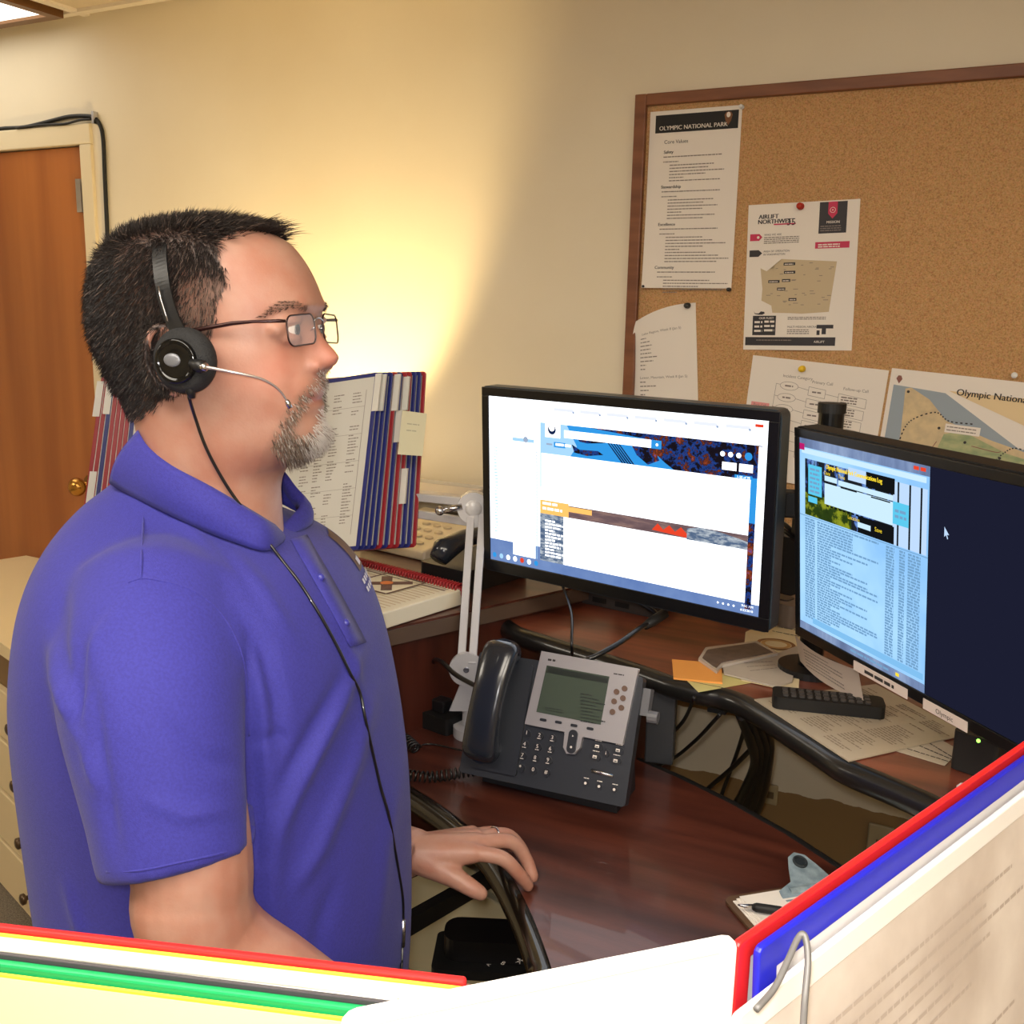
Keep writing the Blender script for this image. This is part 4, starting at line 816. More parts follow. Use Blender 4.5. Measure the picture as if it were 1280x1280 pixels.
b = MB(lf); b.grid(rows, 0, True, False); b.poly(rows[0]and[(p[0], p[1]) for p in rows[0]][::-1], -.085); b.build('shade', [lampw], lp, smooth=True)
b = MB(lf); b.blob((0, 0, -.035), (.024, .024, .03), 18); b.build('bulb', [emis('bulb_glow', (255, 214, 140), 20)], lp, smooth=True)
def lamp(kind, name, loc, power, col, size=.05, aim=None, **kw):
    l = bpy.data.lights.new(name, kind); l.energy = power; l.color = col
    if kind == 'SPOT': l.shadow_soft_size = size
    elif kind == 'AREA': l.size = size
    else: l.shadow_soft_size = size
    for k, v in kw.items(): setattr(l, k, v)
    o = bpy.data.objects.new(name, l); C.objects.link(o); o.location = Vector([float(a) for a in loc])
    if aim is not None: o.rotation_euler = Vector([float(a) for a in (np.array(aim)-np.array(loc))]).to_track_quat('-Z', 'Y').to_euler()
    return o
# ------------------------------------------------------------------ reference display with coloured panels (on the hutch)
def ringframe(b, W, H, f, h, rad=.9):
    o = rr(0, 0, W, H, f*rad, 3); i_ = rr(f, f, W-f, H-f, .0005, 3); n = len(o)
    vs = [(x, y, z) for z in (-h, h) for ring in (o, i_) for x, y in ring]
    def q(a, c, flip=0): return [((a*n+k), (a*n+(k+1) % n), (c*n+(k+1) % n), (c*n+k)) for k in range(n)]
    b.add(vs, q(0, 2)+q(2, 3)+q(3, 1)+q(1, 0))
class Bil:
    def __init__(s, tl, tr, br, bl): s.c = [np.array(x) for x in (bl, br, tr, tl)]; s.W = np.linalg.norm(s.c[2]-s.c[3]); s.H = np.linalg.norm(s.c[3]-s.c[0]); n = np.cross(s.c[1]-s.c[0], s.c[3]-s.c[0]); s.n = n/np.linalg.norm(n)
    def __call__(s, p):
        p = np.atleast_2d(np.array(p, float)); u = p[:, :1]/s.W; v = p[:, 1:2]/s.H
        return s.c[0]*(1-u)*(1-v)+s.c[1]*u*(1-v)+s.c[2]*u*v+s.c[3]*(1-u)*v+s.n*p[:, 2:3]
PB = mat('panel_blue', (30, 38, 112), .35); PR = mat('panel_red', (150, 30, 40), .35); PG = mat('panel_green', (20, 150, 84), .4); PY = mat('panel_yellow', (236, 206, 60), .4)
page = mat('page_in_sleeve', (206, 204, 196), .35, coat=.2); tabm = mat('white_tab', (214, 212, 204), .4)
def panel(q, frame, parent, side=1, tab=None, rows=0, seed=0, r=.0035, pg=page, name='panel'):
    W, H = q.W, q.H; b = MB(q); f = .0075
    ringframe(b, W, H, f, r*.5)
    o = b.build(name, [frame], parent, bevel=.001)
    b = MB(q); b.box(f, f, -.0007, W-f, H-f, .0007, 0)
    rn = random.Random(seed)
    if rows:
        for k in range(rows):
            y = H-.035-k*(H-.07)/rows
            for u in (.10, .34, .47, .60, .78):
                if rn.random() < .72: b.words(W*u, y, W*rn.uniform(.04, .10), .0018, .0010, 1, seed=rn.randint(0, 999))
            if k % 9 == 4: b.quad(W*.08, y-.003, W*.9, y-.0025, .0010, 1)
        b.quad(W*.90, .03, W*.904, H-.03, .0010, 1)
        b.text('TARIFOLD'[:0]+'', 0, 0, .01)
    b.build('page', [pg, INKG], o)
    if tab:
        v0, v1 = tab; xs = (W-.006, W+.0065) if side > 0 else (-.0065, .006); b = MB(q); b.box(xs[0], H*v0, -.0022, xs[1], H*v1, .0022); b.build('index_tab', [tabm], o)
    return o
rd = thing('reference_display', 'flip display with blue and red framed pages standing behind the man on the hutch', 'document display', at(318, 705, 1.9)*V3(1, 1, 0)+V3(0, 0, HZ))
N = 10; colr = [PB, PB, PB, PB, PR, PB, PR, PR, PB, PB, PR]
tabs = {0: (.78, .99), 1: (.78, .985), 4: (.78, .985), 5: (.60, .78), 6: (.78, .97), 7: (.25, .45)}
def lerp(a, b, t): return (a[0]+(b[0]-a[0])*t, a[1]+(b[1]-a[1])*t)
for i in range(11):
    t = i/10; dz = .0062*i
    q = Bil(at(*lerp((345, 484), (392, 474), t), 1.90+dz), at(*lerp((474, 465), (533, 464), t), 1.815+dz), at(*lerp((449, 687), (520, 684), t), 1.815+dz), at(*lerp((322, 699), (375, 694), t), 1.90+dz))
    o = panel(q, colr[i], rd, 1, tabs.get(i), 46 if i == 0 else 0, i)
    if i == 0: b = MB(q); b.text('tarifold', q.W*.62, .022, .012, .0012, 0); b.words(q.W*.62, .013, .045, .0022, .0012, 0); b.build('printed_mark', [INK], o)
cl = [PB, PR, PR, PR, PR, PB, PR, PR]
ltabs = {5: (.79, .97), 7: (.77, .97), 6: (.28, .46)}
for i in range(8):
    t = i/7; dz = .011*i
    q = Bil(at(*lerp((168, 476), (127, 470), t), 1.88+dz), at(*lerp((300, 486), (268, 478), t), 1.93+dz), at(*lerp((285, 700), (245, 694), t), 1.93+dz), at(*lerp((145, 692), (97, 690), t), 1.88+dz))
    panel(q, cl[i], rd, -1, ltabs.get(i), 40 if i == 0 else 0, i+50)
sb_ = at(318, 690, 1.96); b = MB(); b.box(sb_[0]-.12, sb_[1]-.05, HZ+.0006, sb_[0]+.12, sb_[1]+.06, HZ+.012); b.box(sb_[0]-.02, sb_[1]-.02, HZ+.012, sb_[0]+.02, sb_[1]+.02, 1.46); b.build('stand', [mat('stand_grey', (96, 96, 100), .4)], rd, bevel=.003)
# sticky note on its edge
q = Bil(at(503, 513, 1.808), at(533.5, 517, 1.808), at(528, 570, 1.808), at(497, 568, 1.808)); b = MB(q); b.box(0, 0, -.0004, q.W, q.H, .0004, 0); b.words(q.W*.25, q.H*.7, q.W*.5, .0022, .0006, 1); b.words(q.W*.25, q.H*.55, q.W*.4, .0022, .0006, 1)
tag(b.build('sticky_note', [mat('pale_note', (206, 200, 168), .7), mat('pencil', (168, 164, 140), .8)]), 'pale cream paper note stuck on the right edge of the blue and red panels', 'note')
# ------------------------------------------------------------------ spiral manual on the hutch
bz = HZ+.030
A, B_, D = zp(577, 737, bz), zp(474, 696, bz), zp(477, 767, bz)
X = A-D; Yv = B_-A; bw = .30; bf = Fr(A, -X*1.0, Yv)   # X runs left along the near edge, Y runs back along the spiral
bl = np.linalg.norm(Yv)
mfr = Fr(A, X/np.linalg.norm(X)*1, Yv); mfr = Fr(A-mfr.X*.28, mfr.X, mfr.Y); bw = .28
sm = thing('spiral_manual', 'thick open spiral manual with red comb binding and a cross emblem on the hutch', 'book', (*(mfr.pt(bw/2, bl/2))[:2], HZ))
b = MB(mfr)
b.box(0, 0, -.0285, bw, bl, 0, 0); b.build('pages', [mat('page_block', (226, 216, 190), .7)], sm, bevel=.002)
b = MB(mfr); z = .0006
mq = lambda x, y: (lambda v: (np.dot(v, mfr.X), np.dot(v, mfr.Y)))(zp(x, y, bz)-mfr.o)
def mline(p, q_, wd, mi, zz): 
    p, q_ = np.array(p), np.array(q_); dd = (q_-p)/np.linalg.norm(q_-p); nn = np.array([-dd[1], dd[0]])*wd/2; b.poly([p-nn, q_-nn, q_+nn, p+nn], zz, mi)
for k in range(20):
    x = bw*(.06+k*.84/20); mline((x, bl*.06), (x, bl*(.94 if k % 4 else .6)), .0022, 1, z)
co = [mq(446, 729), mq(475, 744), mq(527, 730), mq(485, 718)]; cc_ = sum(np.array(c) for c in co)/4
cw = np.array(co); sz = (np.ptp(cw[:, 0])+np.ptp(cw[:, 1]))/4
ux, uy = mq(527, 730)[0], cc_[1]
b.poly([(cc_[0]-sz*1.05, cc_[1]-sz*1.05), (cc_[0]+sz*1.05, cc_[1]-sz*1.05), (cc_[0]+sz*1.05, cc_[1]+sz*1.05), (cc_[0]-sz*1.05, cc_[1]+sz*1.05)], z*2, 0)
for s0, s1 in (((-1, -1), (1, -1)), ((1, -1), (1, 1)), ((1, 1), (-1, 1)), ((-1, 1), (-1, -1))): mline((cc_[0]+s0[0]*sz, cc_[1]+s0[1]*sz), (cc_[0]+s1[0]*sz, cc_[1]+s1[1]*sz), .0055, 2, z*3)
for a in (45, 135, 225, 315):
    sf_ = mfr.sub(cc_[0], cc_[1], 0, a); b.quad(sz*.18, -sz*.20, sz*.95, sz*.20, z*3, 2, sf_)
b.disc(cc_[0], cc_[1], sz*.24, z*4, 3)
mline((bw*.90, bl*.05), (bw*.90, bl*.93), .004, 2, z*2); mline((bw*.935, bl*.05), (bw*.935, bl*.93), .002, 2, z*2); mline((bw*.30, bl*.1), (bw*.30, bl*.55), .004, 2, z*2)
b.build('printed_page', [mat('cream_page', (232, 222, 192), .7), mat('tan_rules', (190, 160, 120), .7), mat('brown_print', (112, 84, 72), .7), mat('orange_print', (222, 130, 70), .7)], sm)
b = MB(mfr); n = 40
for k in range(n):
    y = .006+k*(bl+.01)/n; b.tube([(bw-.010, y, -.002), (bw-.008, y, .008), (bw+.006, y, .009), (bw+.012, y, -.004), (bw+.004, y, -.016)], .0022, 6)
b.tube([(bw+.004, 0, -.004), (bw+.004, bl+.012, -.004)], .009, 10)
b.build('comb_binding', [mat('red_comb', (150, 30, 36), .35)], sm, smooth=True)
b = MB(mfr); b.quad(-.0, .005, .04, .05, z*4, 0); b.box(bw*.0, -.003, -.008, bw*.12, .03, .0014, 0); b.build('green_tab', [mat('green_tab', (60, 150, 80), .5)], sm)
# ------------------------------------------------------------------ beige keypad phone and the black handset beside it
q0 = zp(530, 703, HZ); q1 = zp(592, 652, HZ+.05)
kd = zp(475, 690, HZ)-q0; kd = V3(kd[0], kd[1], 0); kd /= np.linalg.norm(kd)
kf = Fr(q0, -kd, (kd[1], -kd[0], 0)) if True else None
if kf.Z[2] < 0: kf = Fr(q0, -kd, (-kd[1], kd[0], 0))
kp = thing('keypad_phone', 'beige keypad telephone at the back of the hutch near the wall', 'phone', (*q0[:2], HZ))
bei = mat('beige_plastic', (226, 214, 188), .45)
L0, L1, D0, D1 = -.19, .0, .0, .20
b = MB(kf); vs = [(L0, D0, .001), (L1, D0, .001), (L1, D1, .001), (L0, D1, .001), (L0, D0, .022), (L1, D0, .022), (L1, D1, .065), (L0, D1, .065)]
b.add(vs, [(3, 2, 1, 0), (4, 5, 6, 7), (0, 1, 5, 4), (1, 2, 6, 5), (2, 3, 7, 6), (3, 0, 4, 7)]); b.build('body', [bei], kp, bevel=.006, seg=3)
kt = Fr(kf.pt(L0, D0, .022), kf.X, kf.pt(0, D1, .065)-kf.pt(0, D0, .022))
for r_ in range(4):
    for c in range(3):
        b = MB(kt); b.rrect(.085+c*.032-.010, .03+r_*.03-.006, .085+c*.032+.010, .03+r_*.03+.006, .0055, .0, .004); b.build('key', [mat('beige_key', (206, 192, 164), .45)], kp, bevel=.001)
b = MB(kt); b.box(.07, .155, .0, .17, .195, .0035); b.build('display', [mat('dark_display', (60, 54, 44), .3)], kp)
bh = at(592, 672, 1.93); bkf = Fr((bh[0], bh[1], HZ), kf.Y, -kf.X)
bp_ = thing('black_telephone', 'black telephone with handset between the lamp arm and the beige keypad phone', 'phone', (bh[0], bh[1], HZ))
b = MB(bkf); b.rrect(-.09, -.06, .10, .06, .012, .001, .045); b.build('base', [BLACK], bp_, bevel=.005)
b = MB(bkf); b.tube([(-.10, -.0, .06), (-.085, 0, .075), (-.03, 0, .088), (.03, 0, .088), (.085, 0, .075), (.10, 0, .06)], [.018, .024, .017, .017, .024, .018], 14); b.build('handset', [hb], bp_, smooth=True)
def ringcoil(c, rx, ry, z, turns, label):
    pts = [(c[0]+rx*math.cos(a), c[1]+ry*math.sin(a), z+.001*k) for k, a in enumerate(np.linspace(0, 2*math.pi*turns, int(14*turns)))]
    return coil(pts, .0058, .006, .0017, label)
cq = zp(610, 712, HZ+.008); ringcoil(cq, .055, .04, HZ+.010, 1.4, 'dark coiled handset cord looped on the hutch under the black telephone')
# pale tray behind
q = zp(555, 640, HZ+.06); q = V3(q[0], q[1], 0)
b = MB(); fx = zp(560, 690, HZ); 
tr = thing('paper_tray', 'pale grey letter tray against the wall behind the lamp elbow', 'tray', (-1.22, 1.93, HZ))
b = MB(); b.box(-1.40, 1.90, HZ+.0008, -1.10, 2.0, HZ+.006); b.box(-1.40, 1.90, HZ+.0, -1.395, 2.0, HZ+.10); b.box(-1.105, 1.90, HZ+.0, -1.10, 2.0, HZ+.10); b.box(-1.40, 1.995, HZ+.001, -1.10, 2.0, HZ+.115); b.box(-1.395, 1.90, HZ+.085, -1.105, 1.995, HZ+.089); b.build('tray_body', [mat('pale_tray', (206, 200, 188), .4)], tr, bevel=.001)
b = MB(); b.box(-1.385, 1.905, HZ+.0895, -1.115, 1.99, HZ+.108); b.build('paper_stack', [WHITE], tr)
# black box with a white mark at the door side of the hutch
q = zp(84, 662, HZ-.10)
# ------------------------------------------------------------------ papers and things on the riser shelf
def flat(pts, z, m, name, label, cat, th=.0006, extra=None, mats=None, bendup=0, parent=None):
    w_ = [zp(x, y, z) for x, y in pts]; b = MB(); P_ = [tuple(p[:2]) for p in w_]
    a = sum((V3(p[0]*(P_[(i+1) % len(P_)][1])-P_[(i+1) % len(P_)][0]*p[1], 0, 0)[0]) for i, p in enumerate(P_))
    if a < 0: P_ = P_[::-1]
    b.prism(P_, z-th, z, 0)
    if extra: extra(b, w_, z)
    return tag(b.build(name, mats or [m]), label, cat)
note_y = mat('yellow_note', (212, 200, 132), .7); note_o = mat('orange_note', (240, 164, 80), .7)
def lines_between(n, mi, l0=.1, l1=.9, h=.0016, gap=.006, start=.012, seed=0):
    def f(b, w_, z):
        A, B_, D = w_[0], w_[1], w_[-1]; fr = Fr(D, B_-A, A-D); W = np.linalg.norm(B_-A); H = np.linalg.norm(A-D)
        if fr.Z[2] < 0: fr = Fr(D, B_-A, A-D); 
        for k in range(n):
            y = H-start-k*gap
            if y < .004: break
            b.words(W*l0, y, W*(l1-l0)*random.uniform(.5, 1), h, .0006 if fr.Z[2] > 0 else -.0006, mi, fr, seed=seed+k)
    return f
flat([(846, 838), (990, 846), (985, 858), (940, 853), (873, 865)], SZ+.0012, note_y, 'note_sheet', 'pale yellow note sheet under the orange sticky notes at the shelf edge', 'paper')
flat([(840, 824), (902, 829), (903, 853), (842, 847)], SZ+.0045, note_o, 'sticky_note', 'orange sticky note pad on the riser shelf edge', 'note', th=.003)
st = lambda b, w_, z: (lines_between(7, 1, .1, .9, .0022, .012, .014, 3)(b, w_, z))
def stain(b, w_, z):
    c = zp(970, 805, z+.0008); n = 26
    for r0, r1, mi in ((.030, .024, 2), (.023, .017, 3)):
        for i in range(n):
            a0, a1 = 2*math.pi*i/n, 2*math.pi*(i+1)/n
            b.add([(c[0]+r*1.1*math.cos(a), c[1]+r*math.sin(a), z+.0008) for r, a in ((r1, a0), (r0, a0), (r0, a1), (r1, a1))], [(0, 1, 2, 3)], mi)
    for k, (x, y) in enumerate(((962, 782), (965, 789), (962, 775))):
        q = zp(x, y, z+.0008); fr = Fr(q, zp(995, y+6, z+.0008)-q, (0, 1, 0)); b.words(0, 0, .055, .003, .0002, 1, fr, seed=k)
flat([(962, 775), (1005, 772), (998, 866), (926, 850), (932, 790)], SZ+.0022, WHITE, 'printed_sheet', 'cream printed sheet with a brown ring emblem by the corner of the bright monitor', 'paper', extra=stain, mats=[mat('cream_sheet', (228, 212, 174), .7), INK, mat('ring_brown', (150, 104, 56), .7), mat('ring_tan', (206, 164, 104), .7)])
flat([(903, 830), (972, 816), (1000, 806), (990, 852), (972, 858), (905, 842)], SZ+.0052, WHITE, 'crumpled_slip', 'greyish white paper slip under the clear sleeve beside the black remote', 'paper', th=.002, extra=lambda b, w_, z: [b.words(0, 0, .05, .002, .0005, 1, Fr(zp(930+k*4, 829+k*5, z), zp(975, 827+k*4, z)-zp(930+k*4, 829+k*5, z), (0, 1, 0)), seed=k) for k in range(3)], mats=[mat('slip_grey', (190, 180, 168), .6), INKG])
slv = thing('card_sleeve', 'clear plastic sleeve holding a dark grey card, left of the right monitor foot', 'sleeve', (*zp(920, 820, SZ)[:2], SZ+.006))
def pr(pts, z0, z1, m, name, parent, bev=0):
    P_ = [tuple(zp(x, y, z1)[:2]) for x, y in pts]
    ar = sum(P_[i][0]*P_[(i+1) % len(P_)][1]-P_[(i+1) % len(P_)][0]*P_[i][1] for i in range(len(P_)))
    if ar < 0: P_ = P_[::-1]
    b = MB(); b.prism(P_, z0, z1); return b.build(name, [m], parent, bevel=bev)
pr([(873, 823), (882, 809), (946, 801), (973, 816), (903, 831), (896, 839)], SZ+.0055, SZ+.010, mat('sleeve_clear', (196, 188, 180), .15, coat=.6), 'sleeve', slv, .0015)
pr([(878, 822), (884, 812), (944, 803), (966, 815), (902, 828), (895, 835)], SZ+.010, SZ+.0108, mat('sleeve_card', (104, 90, 84), .35, noise=(60, (84, 72, 68), (1, 1, 1))), 'card', slv)
# remote control
ra, rb_ = zp(966, 866, SZ+.02), zp(1106, 880, SZ+.02); rf = Fr((ra[0], ra[1], SZ+.0035), (rb_-ra)*V3(1, 1, 0), (-(rb_-ra)[1], (rb_-ra)[0], 0)); RL = np.linalg.norm((rb_-ra)[:2])
rc = thing('remote_control', 'long black remote control with rows of keys under the right monitor', 'remote', (*((ra+rb_)/2)[:2], SZ))
b = MB(rf); b.rrect(0, -.020, RL, .026, .010, .0, .018); b.build('body', [BLACKM], rc, bevel=.004)
for i in range(11):
    for j in range(3):
        b = MB(rf); b.rrect(.014+i*(RL-.03)/11, -.013+j*.0125, .014+i*(RL-.03)/11+.0075, -.013+j*.0125+.007, .002, .018, .0205); b.build('key', [mat('remote_key', (70, 66, 64), .4)], rc)
# big laminated sheet and a second one below it
def form(b, w_, z):
    A, B_, D = w_[0], w_[1], w_[-1]; fr = Fr(A, B_-A, (D-A)); s = 1 if fr.Z[2] > 0 else -1; W = np.linalg.norm(B_-A); H = np.linalg.norm(D-A); rn = random.Random(3)
    for k in range(34):
        y = .015+k*(H-.03)/34
        for u in (.06, .38, .66):
            if rn.random() < .8: b.words(W*u, y, W*rn.uniform(.1, .26), .0024, s*.0006, 1, fr, seed=rn.randint(0, 999))
flat([(943, 874), (1061, 951), (1210, 917), (1095, 855)], SZ+.0032, WHITE, 'laminated_sheet', 'large laminated form sheet hanging over the shelf edge under the right monitor', 'paper', th=.0018, extra=form, mats=[mat('laminate_paper', (186, 172, 150), .3, coat=.3), mat('form_print', (140, 126, 110), .6)])
flat([(1118, 938), (1181, 957), (1200, 938), (1160, 915)], SZ+.0012, WHITE, 'small_form', 'smaller white form sheet under the corner of the large laminated sheet', 'paper', extra=lambda b, w_, z: [b.words(0, 0, .08, .0022, .0005, 1, Fr(zp(1132+k*10, 936-k*6, z), zp(1180, 951-k*5, z)-zp(1132+k*10, 936-k*6, z), (0, 1, 0)), seed=k) for k in range(3)], mats=[mat('form_paper', (196, 184, 164), .5), INK])
# slip hanging from the lower edge of the right monitor
hq = Bil(at(994, 795, 1.585), at(1073, 838, 1.43), at(1080, 878, 1.43), at(1000, 826, 1.585)); b = MB(hq)
U, Vv = np.meshgrid(np.linspace(0, hq.W, 10), np.linspace(0, hq.H, 6)); b.grid(np.dstack([U, Vv, .012*np.sin(U/hq.W*3.1)]), 0); b.grid(np.dstack([U, Vv, .012*np.sin(U/hq.W*3.1)-.0004])[:, ::-1], 0)
for k in range(6): b.words(hq.W*.25, hq.H*(.85-.12*k), hq.W*(.6 if k % 3 else .4), .0014, .0125, 1, seed=k)
tag(b.build('hanging_slip', [mat('slip_white', (204, 188, 174), .6), INKG], smooth=True), 'white printed slip hanging under the lower left corner of the right monitor', 'paper')
# black speaker with green light
sq = zp(1218, 965, SZ); t = thing('desk_speaker', 'black desk speaker with a small green light below the navy half of the right monitor', 'speaker', (sq[0], sq[1], SZ))
sfr = Fr((sq[0], sq[1], SZ), (math.cos(R_(-20)), math.sin(R_(-20)), 0), (math.sin(R_(20)), math.cos(R_(20)), 0))
b = MB(sfr); b.rrect(-.026, -.014, .03, .05, .006, .001, .052); b.build('case', [mat('soft_black', (28, 27, 26), .6)], t, bevel=.004)
b = MB(); gq = plane(1223, 926, m2f.o, m2f.Z); b.blob(gq, (.0022, .0022, .0022), 10); b.build('power_light', [emis('green_led', (150, 255, 90), 3)], m2, smooth=True)
q = zp(1204, 984, SZ+.012); b = MB(); b.tube([q+V3(0, 0, -.011), q+V3(0, 0, .0), q+V3(0, 0, .004)], [.006, .0075, .004], 12); tag(b.build('plastic_cap', [mat('clear_plastic')], smooth=True), 'small clear plastic cap beside the black speaker, near the red panel edge', 'cap')
# ------------------------------------------------------------------ clipboard and pen on the console desk
ca = zp(903, 1122, DZ_+.004); cb_ = zp(1085, 1092, DZ_+.004); cc = zp(930, 1180, DZ_+.004)
cf = Fr(ca, cb_-ca, ca-cc); CWd = .229
t = thing('clipboard', 'brown clipboard with white sheets and a steel clip on the console desk', 'clipboard', (*cf.pt(CWd/2, -.1)[:2], DZ_))
cz = Fr(V3(ca[0], ca[1], DZ_+.001), (cf.X*V3(1, 1, 0)), (cf.Y*V3(1, 1, 0)))
b = MB(cz); b.rrect(0, -.30, CWd, .0, .012, .0, .0035); b.build('board', [mat('hardboard', (92, 66, 44), .5)], t, bevel=.001)
b = MB(cz)
for k in range(5): b.box(.008+k*.0022, -.29, .0036+k*.0012, CWd-.012, -.012-(k % 2)*.004, .0046+k*.0012)
b.build('sheets', [WHITE], t)
b = MB(cz); cx = .118
b.prism([(cx-.052, -.036), (cx+.052, -.036), (cx+.05, -.022), (cx+.028, -.012), (cx+.022, .008), (cx+.012, .028), (cx, .033), (cx-.012, .028), (cx-.022, .008), (cx-.028, -.012), (cx-.05, -.022)][::-1][::-1], .018, .0195)
gfr = Fr(cz.pt(0, -.036, .006), cz.X, cz.Y*.94+V3(0, 0, .34))
b = MB(gfr); b.prism([(cx-.052, 0), (cx+.052, 0), (cx+.05, .018), (cx+.028, .028), (cx+.020, .048), (cx+.012, .064), (cx, .070), (cx-.012, .064), (cx-.020, .048), (cx-.028, .028), (cx-.05, .018)], .0, .0014)
b.tube([(cx-.036, .016, -.002), (cx+.036, .016, -.002)], .006, 12); b.tube([(cx-.05, 0, 0), (cx+.05, 0, 0)], .004, 10)
b.build('clip', [mat('clip_steel', (158, 174, 182), .35, .25, noise=(70, (120, 138, 146), (1, 1, 1)))], t)
b = MB(gfr); rg = [(cx+.008*math.cos(a), .054+.008*math.sin(a), .0022) for a in np.linspace(0, 2*math.pi, 20)]; b.tube(rg, .002, 8); b.cyl(cx, .054, .0065, .0014, .0018); b.build('hanging_ring', [mat('clip_dark', (60, 66, 70), .4, .6)], t)
pa, pb_ = zp(922, 1131, DZ_+.018), zp(985, 1140, DZ_+.020)
pd_ = (pb_-pa)/np.linalg.norm(pb_-pa)
pn = thing('pen', 'black grip ballpoint pen with a metal tip lying across the clipboard sheets', 'pen', pa)
b = MB(); b.tube([pa, pa+pd_*.004, pa+pd_*.018], [.0008, .0016, .0034], 12); b.build('tip', [STEEL], pn, smooth=True)
b = MB(); b.tube([pa+pd_*.018, pa+pd_*.022, pa+pd_*.05, pa+pd_*.054], [.0038, .0055, .0055, .0042], 14); b.build('grip', [BLACKM], pn, smooth=True)
b = MB(); b.tube([pa+pd_*.054, pa+pd_*.135, pa+pd_*.14], [.0046, .0046, .003], 14); b.build('barrel', [mat('pen_grey', (60, 62, 66), .3)], pn, smooth=True)
# ------------------------------------------------------------------ under the desk
q = zp(590, 1200, .66); fr = Fr((q[0], q[1], 0), (math.cos(R_(25)), math.sin(R_(25)), 0), (-math.sin(R_(25)), math.cos(R_(25)), 0))
kt_ = thing('keyboard_tray', 'black keyboard tray hanging under the front curve of the console desk', 'tray', (q[0], q[1], .6))
b = MB(fr); b.rrect(-.06, -.02, .30, .075, .01, .640, .655); b.build('tray_board', [BLACKM], kt_)
b = MB(fr); b.box(.27, .045, .655, .29, .07, DZ_-.032); b.build('bracket', [legm], kt_)
kb_ = thing('button_console', 'black console with small white key marks and a rounded end under the desk edge', 'electronics', (q[0], q[1], .655))
b = MB(fr); b.rrect(-.045, .0, .26, .062, .024, .656, .690); b.build('case', [mat('satin_black', (24, 22, 22), .35)], kb_, bevel=.008)
b = MB(fr)
for k, s in enumerate('<8A'): q = zp(606+k*19, 1207-k*2, .6912); b.text(s, q[0], q[1], .012, q[2], 0, fr=Fr((0, 0, 0), (1, 0, 0), (0, 1, 0)))
q = zp(646, 1199, .6912); b.words(q[0], q[1], .014, .003, q[2], 0, fr=WORLD, seed=1)
b.build('key_marks', [WHITE], kb_)
a, c = at(505, 1158, 1.50), at(585, 1112, 1.66); d_ = c-a; fr = Fr(a, d_, (0, 0, 1)); b = MB(fr); b.box(-.1, -.014, -.01, np.linalg.norm(d_)+.12, .014, .01)
tag(b.build('tray_rail', [BLACKM]), 'black slide rail crossing under the desk behind the resting hand', 'rail')
pdq = zp(560, 1180, .45)
pc = thing('pedestal_cabinet', 'pale cream pedestal cabinet under the console desk seen below the hand', 'cabinet', (pdq[0], pdq[1]+.1, 0))
fr = Fr((pdq[0]-.12, pdq[1]+.02, 0), (math.cos(R_(-17)), math.sin(R_(-17)), 0), (math.sin(R_(17)), math.cos(R_(17)), 0))
b = MB(fr); b.box(-.05, .05, .02, .35, .42, .60); b.build('body', [mat('pale_cabinet', (196, 190, 160), .5)], pc, bevel=.003)
for k in range(2): b = MB(fr); b.box(-.04, .032, .04+k*.28, .34, .049, .30+k*.28); b.build('drawer', [mat('pale_drawer', (206, 200, 170), .5)], pc, bevel=.003)
# ------------------------------------------------------------------ foreground ledge and its reference panels
LZ = 1.0
lm = mat('ledge_laminate', (150, 130, 104), .5)
lg_ = thing('front_counter', 'tan counter ledge in front of the camera carrying the nearest display panels', 'counter', (-.2, .4, 0))
b = MB(); b.prism([(-.80, .10), (.45, .10), (.45, .50), (-.80, .42)], LZ-.03, LZ); b.build('ledge_top', [lm], lg_, bevel=.003)
b = MB(); b.prism([(-.78, .15), (.43, .15), (.43, .20), (-.78, .20)], 0.0, LZ-.031); b.build('partition_panel', [mat('partition_fabric', (120, 112, 104), .9)], lg_)
fd = thing('foreground_display', 'flip display in the foreground with red, blue, green and yellow framed pages facing away', 'document display', (-.15, .38, LZ))
TZF = 1.33; BZF = 1.02
bluef = mat('bright_blue_frame', (30, 36, 190), .4); redf = mat('bright_red_frame', (214, 36, 36), .4)
def vpanel(a, c, frame, pgm, ztop=TZF, hw=.002, zbot=BZF, lean=(0, 0), name='panel', tab=None, rows=0, fw=.010, seed=0, printm=INKG):
    a = np.array(a); c = np.array(c); le = V3(lean[0], lean[1], 0); q = Bil(V3(a[0], a[1], ztop), V3(c[0], c[1], ztop), V3(c[0], c[1], zbot)+le, V3(a[0], a[1], zbot)+le)
    W, H = q.W, q.H; b = MB(q); f = fw
    ringframe(b, W, H, f, hw, .25 if frame in (redf, bluef, bp1) else .9)
    o = b.build(name, [frame], fd, bevel=hw*.6)
    b = MB(q); b.box(f, f, -.0008, W-f, H-f, .0008, 0)
    rn = random.Random(seed)
    for k in range(rows):
        y = H-.045-k*.011; b.words(W*.12, y, W*rn.uniform(.3, .75), .0026, -.0012, 1, seed=k+seed); b.words(W*.12, y, W*rn.uniform(.3, .75), .0026, .0012, 1, seed=k+seed)
    b.build('page', [pgm, printm], o)
    return o, q
bp1 = mat('bright_page', (236, 232, 226), .5); yp = mat('yellow_page', (236, 232, 170), .5); dkf = mat('dark_edge', (60, 56, 60), .5)
